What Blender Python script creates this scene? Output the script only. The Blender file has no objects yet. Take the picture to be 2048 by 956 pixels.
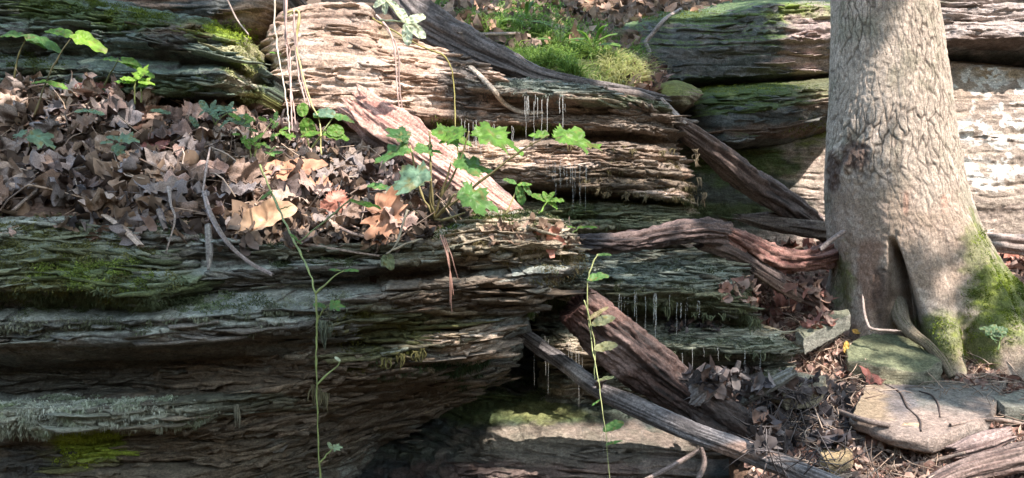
import bpy, math, random
import numpy as np
from mathutils import Vector, Matrix
from mathutils.bvhtree import BVHTree

# ------------------------------------------------------------------ camera, sky, sun, exposure
C = bpy.context.scene
COL = C.collection
F_PX = 1704.0
CAM = np.array([0.0, 0.0, 1.2])
cam_d = bpy.data.cameras.new('camera')
cam = bpy.data.objects.new('camera', cam_d)
COL.objects.link(cam)
cam.location = CAM
cam.rotation_euler = (math.radians(90), 0, 0)
cam_d.sensor_width = 36
cam_d.lens = F_PX / 2048 * 36
cam_d.clip_start = 0.05
cam_d.clip_end = 500
C.camera = cam

SUN = np.array([0.42, -0.52, 0.80]); SUN /= np.linalg.norm(SUN)     # towards the sun
SUN_EL = math.asin(SUN[2]); SUN_AZ = math.atan2(SUN[0], SUN[1])
w = bpy.data.worlds.new('World'); C.world = w
w.use_nodes = True
nt = w.node_tree
nt.nodes.clear()
sky = nt.nodes.new('ShaderNodeTexSky'); sky.sky_type = 'NISHITA'; sky.sun_disc = False
sky.sun_elevation = SUN_EL; sky.sun_rotation = SUN_AZ
bg = nt.nodes.new('ShaderNodeBackground'); bg.inputs['Strength'].default_value = 0.15
out = nt.nodes.new('ShaderNodeOutputWorld')
tint = nt.nodes.new('ShaderNodeVectorMath'); tint.operation = 'MULTIPLY'; tint.inputs[1].default_value = (1.10, 1.0, 0.80)
nt.links.new(sky.outputs[0], tint.inputs[0]); nt.links.new(tint.outputs[0], bg.inputs[0]); nt.links.new(bg.outputs[0], out.inputs[0])
sl = bpy.data.lights.new('sun', 'SUN'); sl.energy = 2.05; sl.angle = math.radians(0.45); sl.color = (1.0, 0.88, 0.81)
so = bpy.data.objects.new('sun', sl); COL.objects.link(so)
so.rotation_euler = Vector(SUN).to_track_quat('Z', 'Y').to_euler()
C.view_settings.view_transform = 'Standard'
C.view_settings.look = 'None'
C.view_settings.exposure = 2.5
C.view_settings.gamma = 1.0
C.view_settings.use_curve_mapping = False
C.cycles.max_bounces = 6
C.cycles.diffuse_bounces = 3
C.cycles.transparent_max_bounces = 12
C.cycles.caustics_reflective = False
C.cycles.caustics_refractive = False

rng = np.random.default_rng(7)
random.seed(7)

def P(px, py, d):
    return np.array([(px - 1024) / F_PX * d, d, 1.2 - (py - 478) / F_PX * d])
def PA(px, py, d):
    return np.stack([(px - 1024) / F_PX * d, d, 1.2 - (py - 478) / F_PX * d], -1)
def pix(p):
    p = np.asarray(p, float)
    return 1024 + p[..., 0] / p[..., 1] * F_PX, 478 - (p[..., 2] - 1.2) / p[..., 1] * F_PX

# ------------------------------------------------------------------ noise
_perm = rng.permutation(256).astype(np.int32)
_perm = np.concatenate([_perm, _perm, _perm])
_g = rng.normal(size=(256, 3)).astype(np.float32)
_g /= np.linalg.norm(_g, axis=1, keepdims=True)
def noise(x, y=0.0, z=0.0):
    x, y, z = np.broadcast_arrays(np.float32(x), np.float32(y), np.float32(z))
    xi = np.floor(x); yi = np.floor(y); zi = np.floor(z)
    fx = x - xi; fy = y - yi; fz = z - zi
    X = xi.astype(np.int32) & 255; Y = yi.astype(np.int32) & 255; Z = zi.astype(np.int32) & 255
    u = fx * fx * fx * (fx * (fx * 6 - 15) + 10); v = fy * fy * fy * (fy * (fy * 6 - 15) + 10); w_ = fz * fz * fz * (fz * (fz * 6 - 15) + 10)
    r = 0
    for dx in (0, 1):
        wx = u if dx else 1 - u
        for dy in (0, 1):
            wy = v if dy else 1 - v
            a = _perm[_perm[X + dx] + Y + dy]
            for dz in (0, 1):
                wz = w_ if dz else 1 - w_
                h = _perm[a + Z + dz]
                g = _g[h & 255]
                r = r + wx * wy * wz * (g[..., 0] * (fx - dx) + g[..., 1] * (fy - dy) + g[..., 2] * (fz - dz))
    return r * 1.6
def fbm(x, y, z, o=3, g=0.5):
    r = 0; a = 1
    for i in range(o):
        r = r + a * noise(x * 2 ** i + 13.7 * i, y * 2 ** i, z * 2 ** i); a *= g
    return r
def sstep(a, b, x):
    t = np.clip((x - a) / (b - a), 0, 1)
    return t * t * (3 - 2 * t)
def terrace(x, y, w_, F, fx, seed, sharp=0.80, groove=0.0, block=0.0):
    q = w_ * F + 0.45 * noise(x * fx * .6 + seed, y * fx * .6, w_ * F * .35)
    k = np.floor(q); f = q - k
    h0 = noise(x * fx, y * fx, k * 7.31 + seed)
    h1 = noise(x * fx, y * fx, (k + 1) * 7.31 + seed)
    if block:
        for_k = []
        for kk in (k, k + 1):
            ce = np.floor(x * fx * 1.1 + 5.37 * kk + .35 * noise(x * fx * 2, w_ * F * .8, seed)).astype(np.int32)
            for_k.append(_perm[(_perm[ce & 255] + kk.astype(np.int32) * 7 + int(seed)) & 255] / 127.5 - 1)
        h0 = h0 * (1 - block) + block * .8 * for_k[0]; h1 = h1 * (1 - block) + block * .8 * for_k[1]
    s = sstep(sharp, 1, f)
    r = h0 * (1 - s) + h1 * s - 0.12 * (2 * f - 1) ** 4
    if groove:
        m = sstep(-.15, .35, noise(x * fx * .8, y * fx * .8, (k + np.round(f)) * 3.7 + seed + 5))
        r = r - groove * m * np.exp(-(np.minimum(f, 1 - f) / .11) ** 2)
    return r

# ------------------------------------------------------------------ object helpers
def tag(o, label=None, cat=None, group=None, kind=None):
    if label: o['label'] = label
    if cat: o['category'] = cat
    if group: o['group'] = group
    if kind: o['kind'] = kind
    return o
def mesh_np(name, verts, faces, mat=None, cols=None, parent=None, smooth=True, link=True):
    """faces: int array (n,4) or (n,3), or a list of such arrays"""
    me = bpy.data.meshes.new(name)
    verts = np.asarray(verts, np.float32).reshape(-1, 3)
    fl = faces if isinstance(faces, list) else [faces]
    fl = [np.asarray(f, np.int32) for f in fl if len(f)]
    loops = np.concatenate([f.ravel() for f in fl])
    tot = np.concatenate([np.full(len(f), f.shape[1], np.int32) for f in fl])
    st = np.concatenate([[0], np.cumsum(tot)[:-1]]).astype(np.int32)
    me.vertices.add(len(verts)); me.vertices.foreach_set('co', verts.ravel())
    me.loops.add(len(loops)); me.loops.foreach_set('vertex_index', loops)
    me.polygons.add(len(tot)); me.polygons.foreach_set('loop_start', st); me.polygons.foreach_set('loop_total', tot)
    if smooth: me.polygons.foreach_set('use_smooth', np.ones(len(tot), bool))
    me.update(calc_edges=True)
    if cols is not None:
        at = me.attributes.new('Col', 'FLOAT_COLOR', 'POINT')
        at.data.foreach_set('color', np.asarray(cols, np.float32).ravel())
    if mat: me.materials.append(mat)
    o = bpy.data.objects.new(name, me)
    if link: COL.objects.link(o)
    if parent: o.parent = parent
    return o
def empty(name, loc):
    o = bpy.data.objects.new(name, None); COL.objects.link(o); o.location = loc
    o.empty_display_size = 0.05
    return o
def part(name, verts, faces, mat, parent, cols=None, smooth=True):
    v = np.asarray(verts, np.float32).reshape(-1, 3) - np.array(parent.location, np.float32)
    return mesh_np(name, v, faces, mat, cols, parent, smooth)

# ------------------------------------------------------------------ materials
def new_mat(name):
    m = bpy.data.materials.new(name); m.use_nodes = True
    n = m.node_tree; b = n.nodes['Principled BSDF']
    return m, n, b
def col_material(name, detail=90, stretch=(1, 1, 1), bump=0.4, bdist=0.004, rough=(0.95, 0.35), spec=0.3, contrast=0.35, grain=150, gcon=0.35):
    """base colour and wetness come from the Col attribute; fine grain from noise"""
    m, n, b = new_mat(name)
    N = n.nodes; L = n.links
    at = N.new('ShaderNodeAttribute'); at.attribute_name = 'Col'
    tc = N.new('ShaderNodeTexCoord'); mp = N.new('ShaderNodeMapping'); mp.inputs['Scale'].default_value = stretch
    L.new(tc.outputs['Object'], mp.inputs[0])
    ns = N.new('ShaderNodeTexNoise'); ns.inputs['Scale'].default_value = detail; ns.inputs['Detail'].default_value = 6; ns.inputs['Roughness'].default_value = 0.65
    L.new(mp.outputs[0], ns.inputs['Vector'])
    mr = N.new('ShaderNodeMapRange'); mr.inputs['From Min'].default_value = 0.3; mr.inputs['From Max'].default_value = 0.7
    mr.inputs['To Min'].default_value = 1 - contrast; mr.inputs['To Max'].default_value = 1 + contrast
    L.new(ns.outputs['Fac'], mr.inputs['Value'])
    gr = N.new('ShaderNodeTexNoise'); gr.inputs['Scale'].default_value = grain; gr.inputs['Detail'].default_value = 4; gr.inputs['Roughness'].default_value = 0.8
    L.new(tc.outputs['Object'], gr.inputs['Vector'])
    g2 = N.new('ShaderNodeMapRange'); g2.inputs['From Min'].default_value = 0.35; g2.inputs['From Max'].default_value = 0.65
    g2.inputs['To Min'].default_value = 1 - gcon; g2.inputs['To Max'].default_value = 1 + gcon
    L.new(gr.outputs['Fac'], g2.inputs['Value'])
    ml = N.new('ShaderNodeMath'); ml.operation = 'MULTIPLY'; L.new(mr.outputs[0], ml.inputs[0]); L.new(g2.outputs[0], ml.inputs[1])
    ad = N.new('ShaderNodeMath'); ad.operation = 'ADD'; L.new(ns.outputs['Fac'], ad.inputs[0]); L.new(gr.outputs['Fac'], ad.inputs[1])
    mx = N.new('ShaderNodeVectorMath'); mx.operation = 'SCALE'
    L.new(at.outputs['Color'], mx.inputs[0]); L.new(ml.outputs[0], mx.inputs['Scale'])
    L.new(mx.outputs[0], b.inputs['Base Color'])
    r = N.new('ShaderNodeMapRange'); r.inputs['To Min'].default_value = rough[0]; r.inputs['To Max'].default_value = rough[1]
    L.new(at.outputs['Alpha'], r.inputs['Value']); L.new(r.outputs[0], b.inputs['Roughness'])
    b.inputs['Specular IOR Level'].default_value = spec
    bp = N.new('ShaderNodeBump'); bp.inputs['Strength'].default_value = bump; bp.inputs['Distance'].default_value = bdist
    L.new(ad.outputs[0], bp.inputs['Height']); L.new(bp.outputs[0], b.inputs['Normal'])
    return m
M_ROCK = col_material('layered_stone', 60, (.8, .8, 2.4), 0.9, 0.006, grain=130, gcon=.45)
M_WOOD = col_material('weathered_wood', 90, (1, 1, 1), 0.8, 0.004, (0.85, 0.25), contrast=.5)
M_BARK = col_material('bark', 130, (1, 1, .5), 0.8, 0.004, (0.95, 0.5), 0.15, 0.3)
M_SOIL = col_material('soil', 60, (1, 1, 1), 0.8, 0.008, (1, 0.5), 0.2, 0.5)
def leafy(name, trans=0.4, rough=0.6, rand=None, base=None, spec=0.3):
    m, n, b = new_mat(name)
    N = n.nodes; L = n.links
    if rand:
        oi = N.new('ShaderNodeObjectInfo'); cr = N.new('ShaderNodeValToRGB')
        cr.color_ramp.interpolation = 'CONSTANT' if len(rand) > 6 else 'LINEAR'
        for i, c in enumerate(rand):
            e = cr.color_ramp.elements[i] if i < 2 else cr.color_ramp.elements.new(0.5)
        for i, c in enumerate(rand):
            e = cr.color_ramp.elements[i]; e.position = i / len(rand); e.color = (*c, 1)
        L.new(oi.outputs['Random'], cr.inputs[0]); csrc = cr.outputs[0]
    else:
        at = N.new('ShaderNodeAttribute'); at.attribute_name = 'Col'; csrc = at.outputs['Color']
    tc = N.new('ShaderNodeTexCoord')
    ns = N.new('ShaderNodeTexNoise'); ns.inputs['Scale'].default_value = 28; ns.inputs['Detail'].default_value = 5
    L.new(tc.outputs['Object'], ns.inputs['Vector'])
    mr = N.new('ShaderNodeMapRange'); mr.inputs['From Min'].default_value = 0.3; mr.inputs['From Max'].default_value = 0.7
    mr.inputs['To Min'].default_value = 0.6; mr.inputs['To Max'].default_value = 1.3
    L.new(ns.outputs['Fac'], mr.inputs['Value'])
    mx = N.new('ShaderNodeVectorMath'); mx.operation = 'SCALE'
    L.new(csrc, mx.inputs[0]); L.new(mr.outputs[0], mx.inputs['Scale'])
    L.new(mx.outputs[0], b.inputs['Base Color'])
    b.inputs['Roughness'].default_value = rough; b.inputs['Specular IOR Level'].default_value = spec
    bp = N.new('ShaderNodeBump'); bp.inputs['Strength'].default_value = 0.4; bp.inputs['Distance'].default_value = 0.003
    L.new(ns.outputs['Fac'], bp.inputs['Height']); L.new(bp.outputs[0], b.inputs['Normal'])
    if trans > 0:
        tr = N.new('ShaderNodeBsdfTranslucent'); ms = N.new('ShaderNodeMixShader'); ms.inputs[0].default_value = trans
        L.new(mx.outputs[0], tr.inputs[0]); L.new(b.outputs[0], ms.inputs[1]); L.new(tr.outputs[0], ms.inputs[2])
        L.new(ms.outputs[0], N['Material Output'].inputs['Surface'])
    return m
M_MOSS = leafy('moss', 0.25, 0.8, spec=0.1)
M_GREEN = leafy('green_leaf', 0.45, 0.45)
M_STEM = leafy('plant_stem', 0.0, 0.5)
M_LITTER = leafy('dead_leaf_bits', 0.1, 0.7, spec=0.2)
DEAD = [(.30, .22, .165), (.22, .155, .115), (.36, .27, .20), (.10, .075, .065), (.27, .205, .17), (.17, .12, .095), (.40, .30, .22), (.20, .17, .155), (.33, .20, .12), (.14, .09, .07), (.25, .19, .16), (.30, .24, .19)]
M_DEAD = leafy('dead_leaf', 0.12, 0.62, DEAD, spec=0.25)
def plain(name, col, rough=0.6, trans=0.1):
    m, n, b = new_mat(name)
    N = n.nodes; L = n.links
    tc = N.new('ShaderNodeTexCoord'); ns = N.new('ShaderNodeTexNoise'); ns.inputs['Scale'].default_value = 35; ns.inputs['Detail'].default_value = 6
    L.new(tc.outputs['Object'], ns.inputs[0])
    cr = N.new('ShaderNodeValToRGB')
    cr.color_ramp.elements[0].position = .3; cr.color_ramp.elements[1].position = .7
    cr.color_ramp.elements[0].color = (*[c * .6 for c in col], 1); cr.color_ramp.elements[1].color = (*[c * 1.25 for c in col], 1)
    L.new(ns.outputs['Fac'], cr.inputs[0]); L.new(cr.outputs[0], b.inputs['Base Color'])
    b.inputs['Roughness'].default_value = rough
    b.inputs['Specular IOR Level'].default_value = 0.25
    bp = N.new('ShaderNodeBump'); bp.inputs['Strength'].default_value = 0.5; bp.inputs['Distance'].default_value = 0.003
    L.new(ns.outputs['Fac'], bp.inputs['Height']); L.new(bp.outputs[0], b.inputs['Normal'])
    return m

# ------------------------------------------------------------------ sheets (lofted rock and ground surfaces)
SHEETS = {}
def sheet(name, curves, step=2.2, disp=None, paint=None, thick=0.5, mat=None, label=None, cat=None, group=None, kind=None, key=None, smooth_u=1, res_cap=900, edge=1.0, flakes=0, fsize=1.0, ftilt=0.0, fbias=None, fnz=.75):
    x0 = min(c[0][0] for c in curves); x1 = max(c[-1][0] for c in curves)
    nu = int((x1 - x0) / step) + 1
    u = np.linspace(0, 1, nu)
    rows = []
    for c in curves:
        a = np.array(c, float)
        X = a[0, 0] + (a[-1, 0] - a[0, 0]) * u
        Y = np.interp(X, a[:, 0], a[:, 1]); D = np.interp(X, a[:, 0], a[:, 2])
        k = max(3, int(26 * smooth_u / step)) | 1
        ker = np.hanning(k + 2)[1:-1]; ker /= ker.sum()
        Y = np.convolve(np.pad(Y, k // 2, mode='edge'), ker, 'valid'); D = np.convolve(np.pad(D, k // 2, mode='edge'), ker, 'valid')
        rows.append(PA(X, Y, D))
    grid = []
    for i in range(len(rows) - 1):
        a, b = rows[i], rows[i + 1]
        L = np.linalg.norm(b - a, axis=1) / a[:, 1] * F_PX
        n = int(max(3, min(res_cap, np.percentile(L, 80) / step)))
        t = np.arange(n) / n
        grid.append(a[None] * (1 - t[:, None, None]) + b[None] * t[:, None, None])
    grid.append(rows[-1][None])
    G = np.concatenate(grid).astype(np.float32)
    # soften the creases a little
    for _ in range(3):
        G[1:-1] = 0.25 * G[:-2] + 0.5 * G[1:-1] + 0.25 * G[2:]
    def normals(G):
        du = np.gradient(G, axis=1); dv = np.gradient(G, axis=0)
        n = np.cross(dv, du); n /= np.linalg.norm(n, axis=-1, keepdims=True) + 1e-9
        return n
    n0 = normals(G)
    flip = np.mean(n0[..., 1]) > 0 and np.mean(n0[..., 1]) > -np.mean(n0[..., 2])
    s = -1.0 if (np.mean(n0[..., 1]) - np.mean(n0[..., 2]) > 0) else 1.0
    n0 = n0 * s
    if edge:
        ii = np.arange(G.shape[1]) * step
        for sg, dd in ((-1, ii), (1, ii[::-1])):
            e = (np.clip(1 - dd / 70.0, 0, 1) ** 2)[None, :]
            t = terrace(G[..., 1] * 0 + sg * 3, 0 * G[..., 1], G[..., 2] + .02 * G[..., 0], 16, 1.0, 90 + len(SHEETS)) + .5 * noise(G[..., 2] * 60, 3. * sg, G[..., 1] * 8)
            G[..., 0] += sg * edge * .05 * e * (t - .2)
            G[..., 1] += e * .09
    if disp is not None:
        d = disp(G, n0)
        hn = n0.copy(); hn[..., 2] *= 0.35; hn[..., 1] -= 0.25
        hn /= np.linalg.norm(hn, axis=-1, keepdims=True) + 1e-9
        if isinstance(d, tuple):
            G = G + hn * d[0][..., None] + n0 * d[1][..., None]
        else:
            G = G + hn * d[..., None]
    n1 = normals(G) * s
    px, py = pix(G)
    nv, nu = G.shape[:2]
    cols = paint(G, n1, px, py) if paint else np.tile(np.float32([.2, .2, .2, 0]), (nv, nu, 1))
    V = G.reshape(-1, 3); cc = cols.reshape(-1, 4)
    FV, FQ, FT, FC = [], [], [], []
    if flakes:      # thin broken plates of stone standing out of the layers
        r = np.random.default_rng(100 + len(SHEETS)); cand = np.argwhere((np.abs(n0[8:-8, 30:-30, 2]) < fnz)) + [8, 30]
        K = 22; foff = 0
        fw = np.ones(len(cand)) if fbias is None else 1 + fbias[2] * sstep(fbias[0], fbias[1], G[cand[:, 0], cand[:, 1], 0])
        for i, j in cand[r.choice(len(cand), flakes, p=fw / fw.sum())]:
            c_ = G[i, j]; a_ = np.linspace(0, 2 * np.pi, K, endpoint=False)
            hw = r.uniform(.02, .15) * fsize * r.uniform(.4, 1); dp = r.uniform(.010, .042) * fsize * (.5 + hw * 5); th = r.uniform(.002, .008)
            rr = 1 + .30 * r.normal(size=K) * .6 + .22 * np.sin(a_ * r.integers(2, 5) + r.uniform(0, 6))
            tx = G[i, min(j + 6, G.shape[1] - 1)] - G[i, max(j - 6, 0)]; tx = tx / (np.linalg.norm(tx) + 1e-9); tx[2] = tx[2] * .4 + ftilt; tx /= np.linalg.norm(tx)
            nn_ = (n0[i, j] - [0, .15, 0]) * [1, 1, 0]; nn_ = nn_ / (np.linalg.norm(nn_) + 1e-9)
            ring = c_ + (np.cos(a_) * rr * hw)[:, None] * tx + (np.sin(a_) * rr * dp - dp * .25)[:, None] * nn_
            ring[:, 2] += .006 * fsize * np.sin(a_ * 2 + r.uniform(0, 6)) + r.normal(0, .0012, K)
            cen = c_ - nn_ * dp * .5
            FV.append(np.vstack([ring, ring * [1, 1, 1] - np.array([0, 0, 1]) * th * (1 + .5 * r.normal(size=(K, 1))) + (cen - ring) * .06, cen + [0, 0, .002], cen - [0, 0, th * 2.5]]))
            k_ = np.arange(K); k2 = np.roll(k_, -1)
            FQ.append(np.stack([k_, k_ + K, k2 + K, k2], -1) + foff); FT.append(np.vstack([np.stack([k_, k2, np.full(K, 2 * K)], -1), np.stack([k2 + K, k_ + K, np.full(K, 2 * K + 1)], -1)]) + foff)
            foff += 2 * K + 2
            q_ = cols[i, j].copy(); q_[:3] *= r.uniform(.85, 1.5); FC.append(np.tile(q_, (2 * K + 2, 1)))
    idx = np.arange(nv * nu).reshape(nv, nu)
    q = np.stack([idx[:-1, :-1], idx[1:, :-1], idx[1:, 1:], idx[:-1, 1:]], -1).reshape(-1, 4)
    if s < 0: q = q[:, ::-1]
    # closing skirt: the rim runs straight back, then a back face
    rim = np.concatenate([idx[0, :], idx[1:, -1], idx[-1, -2::-1], idx[-2:0:-1, 0]])
    m = len(rim); b0 = len(V)
    back = V[rim].copy()
    if kind == 'structure': back[:, 2] -= thick
    else: back[:, 1] = V[:, 1].max() + 0.05
    V = np.concatenate([V, back]); cc = np.concatenate([cc, cc[rim]])
    r2 = np.arange(m); sk = np.stack([rim, b0 + r2, b0 + np.roll(r2, -1), np.roll(rim, -1)], -1)
    if s > 0: sk = sk[:, ::-1]
    top = b0 + np.arange(nu); bot = b0 + (nu + nv - 2) + np.arange(nu)[::-1]
    bk = np.stack([top[:-1], top[1:], bot[1:], bot[:-1]], -1) if kind != 'structure' else np.zeros((0, 4), int)
    fs_ = [np.vstack([q, sk, bk])]
    if FV:
        nb = len(V); V = np.vstack([V] + FV); cc = np.vstack([cc] + FC)
        fs_ = [np.vstack([fs_[0]] + [a + nb for a in FQ]), np.vstack(FT) + nb]
    o = mesh_np(name, V, fs_, mat or M_ROCK, cc)
    tag(o, label, cat, group, kind)
    SHEETS[key or (name + str(len(SHEETS)))] = dict(G=G, n=n1, px=px, py=py, obj=o, cols=cols)
    return o

def rock_disp(a=1.0, tilt=0.0, seed=0.0, F=(13, 38, 105), rough=0.004, rag=1.0, amps=(.036, .023, .011), crack=1.0, block=.45, boost=None):
    def f(G, n):
        x, y, z = G[..., 0], G[..., 1], G[..., 2]
        bo = 1.0 if boost is None else 1 + boost[2] * sstep(boost[0], boost[1], x)
        w_ = z + tilt * x + 0.03 * noise(x * .9 + seed, y * .9, z * 1.5) + 0.008 * noise(x * 5 + seed, y * 5, z * 4)
        w_ = w_ + .004 * noise(x * 16 + seed, y * 16, z * 12)
        A = .25 + 1.1 * sstep(-.35, .5, noise(x * 1.7 + seed, y * 1.7, z * 4 + 3)); w_ = w_ + .004 * noise(x * 3.1 + seed, y * 3, z * 9)
        d = amps[0] * terrace(x, y, w_, F[0], 2.0 * rag, seed, .88, .8, block)
        d = d + A * amps[1] * terrace(x, y, w_, F[1], 6.5 * rag, seed + 31, .84, 1.0 * crack, block)
        d = d + A * amps[2] * terrace(x, y, w_, F[2], 20 * rag, seed + 57, .75, .35 * crack, block)
        d = d + rough * 1.5 * fbm(x * 26, y * 22, z * 34 + seed, 3, .55)
        d = d + 0.02 * noise(x * 2.6, y * 2.6, z * 3.1 + seed)
        # thin ragged slots between flakes
        sl = np.clip(noise(x * 2.2 + seed, y * 2.2, w_ * 30) - 0.42, 0, 1)
        d = d - 0.10 * sl * amps[0] / .034
        # horizontal surfaces get only a gentle vertical roughness
        up = np.abs(n[..., 2])
        return d * bo * a * (1 - 0.55 * up), a * up * (0.006 * fbm(x * 9, y * 9, z * 9 + seed, 3) + 0.003 * noise(x * 60, y * 60, seed))
    return f

def mixc(c, col, m, wet=None):
    m = np.clip(m, 0, 1)[..., None]
    c[..., :3] = c[..., :3] * (1 - m) + np.float32(col) * m
    if wet is not None: c[..., 3] = c[..., 3] * (1 - m[..., 0]) + wet * m[..., 0]
    return c
def blob(px, py, G, cx, cy, rx, ry, seed=0.0, rag=0.5, soft=0.35):
    r = np.sqrt(((px - cx) / rx) ** 2 + ((py - cy) / ry) ** 2)
    r = r + rag * fbm(G[..., 0] * 9 + seed, G[..., 1] * 9, G[..., 2] * 16, 3)
    return 1 - sstep(1 - soft, 1 + soft, r)
# stone, moss and soil colours
TAN = (.39, .29, .225); TAN2 = (.30, .215, .165); PALE = (.47, .39, .33); GREY = (.16, .17, .165); DGREY = (.085, .094, .092)
BROWN = (.115, .078, .052); DBROWN = (.05, .038, .030); MOSS = (.055, .085, .022); BMOSS = (.17, .24, .03); TEAL = (.13, .17, .155); DARK = (.028, .031, .031)
def rock_paint(base, alt, third=None, topc=None, blobs=(), wet=0.2, seed=0.0, sc=1.0, moss_top=0.0, mosscol=MOSS, lichen=()):
    def f(G, n, px, py):
        x, y, z = G[..., 0], G[..., 1], G[..., 2]
        c = np.zeros(G.shape[:2] + (4,), np.float32); c[..., :3] = base; c[..., 3] = wet
        a = fbm(x * 2.2 * sc + seed, y * 2.2 * sc, z * 14 * sc, 4, .6)
        mixc(c, alt, sstep(-.15, .45, a))
        if third is not None:
            mixc(c, third, sstep(.05, .5, fbm(x * 4 + seed * 2, y * 4, z * 30 + 9, 3, .6)))
        if topc is not None:
            mixc(c, topc, sstep(.2, .75, n[..., 2] + .35 * fbm(x * 12, y * 12, z * 12 + seed, 2)))  # upward faces tinted: moss on some rocks, painted rim highlight on others
        for b in blobs:
            cx, cy, rx, ry, col, st = b[:6]
            mixc(c, col, st * blob(px, py, G, cx, cy, rx, ry, seed + cx), b[6] if len(b) > 6 else None)
        for b in lichen:
            mm = blob(px, py, G, b[0], b[1], b[2], b[3], 7, .3) * sstep(b[4], b[4] + .07, fbm(x * 11 + b[0], y * 11, z * 15, 3, .55))
            mixc(c, (.78, .78, .73), mm)
        if moss_top:
            mixc(c, mosscol, moss_top * sstep(.1, .6, n[..., 2] + .5 * fbm(x * 7, y * 7, z * 7 + seed, 3)))
        v = 1 + .30 * fbm(x * 30, y * 30, z * 60 + seed, 2)
        c[..., :3] *= np.clip(v, .45, 1.6)[..., None]
        return c
    return f

# ------------------------------------------------------------------ far hillside and ground
def big_ground():
    xs = np.concatenate([np.linspace(-120, -9, 40), np.linspace(-8, 8, 90), np.linspace(9, 120, 40)])
    ys = np.concatenate([np.linspace(-120, 1.0, 40), np.linspace(1.2, 12, 60), np.linspace(13, 150, 50)])
    X, Y = np.meshgrid(xs, ys)
    Z = -0.15 + 0 * X
    Z = Z + np.clip(Y - 5.6, 0, None) * 0.5 * sstep(5.2, 6.5, Y) + 1.2 * sstep(5.4, 6.2, Y)
    Z = np.where(Y > 60, np.minimum(Z, 30 + .1 * Y), Z)
    Z = Z + .3 * fbm(X * .15, Y * .15, 0, 3) * sstep(6.5, 12, Y) + 0.03 * fbm(X * 2, Y * 2, 3, 2)
    Z = Z + 6 * sstep(-5, -19, Y) + np.clip(-Y - 19, 0, 60) * .25 + 6 * sstep(-6, -20, X) + 5 * sstep(7, 22, X)  # unseen rise behind the camera, added to hold back low sky light
    nv, nu = X.shape
    idx = np.arange(nv * nu).reshape(nv, nu)
    q = np.stack([idx[:-1, :-1], idx[:-1, 1:], idx[1:, 1:], idx[1:, :-1]], -1).reshape(-1, 4)
    c = np.zeros((nv, nu, 4), np.float32); c[..., :3] = (.085, .062, .045)
    mixc(c, (.045, .06, .025), sstep(.0, .5, fbm(X * .6, Y * .6, 0, 3)))
    mixc(c, (.14, .10, .07), sstep(.1, .5, fbm(X * 1.7, Y * 1.7, 5, 3)))
    tag(mesh_np('ground', np.stack([X, Y, Z], -1), q, M_SOIL, c), kind='structure')
big_ground()

def soil_disp(a=1.0, seed=0.0):
    def f(G, n):
        x, y, z = G[..., 0], G[..., 1], G[..., 2]
        return 0 * x, a * (0.02 * fbm(x * 4 + seed, y * 4, z * 4, 3) + .006 * fbm(x * 30, y * 30, z * 30, 2))
    return f
def soil_paint(base=(.10, .070, .048), alt=(.17, .115, .08), blobs=(), seed=0.0):
    return rock_paint(base, alt, None, None, blobs, 0.15, seed, 1.5)

# hill behind: leaf litter up high, then the grassy mound
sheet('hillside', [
    [(640, -150, 8.5), (1700, -150, 8.5)],
    [(640, -30, 5.9), (1000, -12, 5.9), (1400, -2, 5.95), (1640, -6, 5.95)],
    [(640, 10, 5.0), (900, 22, 5.0), (1100, 50, 5.1), (1250, 46, 5.4), (1560, 20, 5.8)],
    [(640, 40, 4.6), (900, 45, 4.55), (1000, 60, 4.5), (1100, 80, 4.6), (1200, 80, 4.75), (1330, 90, 5.3)],
    [(640, 60, 4.4), (850, 80, 4.35), (950, 105, 4.3), (1050, 135, 4.2), (1150, 152, 4.1), (1230, 160, 4.15), (1330, 172, 4.6)],
    [(640, 120, 4.2), (850, 130, 4.2), (950, 140, 4.15), (1050, 160, 4.08), (1150, 185, 4.02), (1250, 190, 4.05), (1345, 200, 4.4)],
    [(640, 400, 4.1), (1150, 400, 4.05), (1320, 400, 4.4)],
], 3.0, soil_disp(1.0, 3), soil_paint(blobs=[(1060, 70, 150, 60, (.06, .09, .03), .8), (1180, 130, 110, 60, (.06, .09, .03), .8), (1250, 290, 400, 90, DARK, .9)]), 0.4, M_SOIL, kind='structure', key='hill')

# right hand ground
sheet('ground', [
    [(1180, 490, 5.2), (1700, 475, 5.1), (2100, 485, 5.0), (2500, 480, 5.0)],
    [(1250, 520, 4.6), (1700, 520, 4.6), (2100, 520, 4.6), (2500, 520, 4.6)],
    [(1380, 580, 4.0), (1560, 590, 3.9), (1700, 600, 3.9), (2050, 590, 3.95), (2500, 580, 3.95)],
    [(1470, 690, 3.5), (1600, 690, 3.45), (1800, 712, 3.5), (2100, 690, 3.5), (2500, 690, 3.5)],
    [(1480, 800, 3.05), (1600, 790, 3.05), (1800, 800, 3.05), (2100, 790, 3.1), (2500, 790, 3.1)],
    [(1480, 960, 2.6), (1600, 950, 2.6), (1800, 950, 2.6), (2100, 945, 2.6), (2500, 945, 2.6)],
    [(1480, 1180, 2.0), (1800, 1180, 2.0), (2500, 1180, 2.0)],
], 3.0, soil_disp(1.0, 9), soil_paint((.13, .085, .06), (.22, .155, .115)), 0.1, M_SOIL, kind='structure', key='ground')

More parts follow.
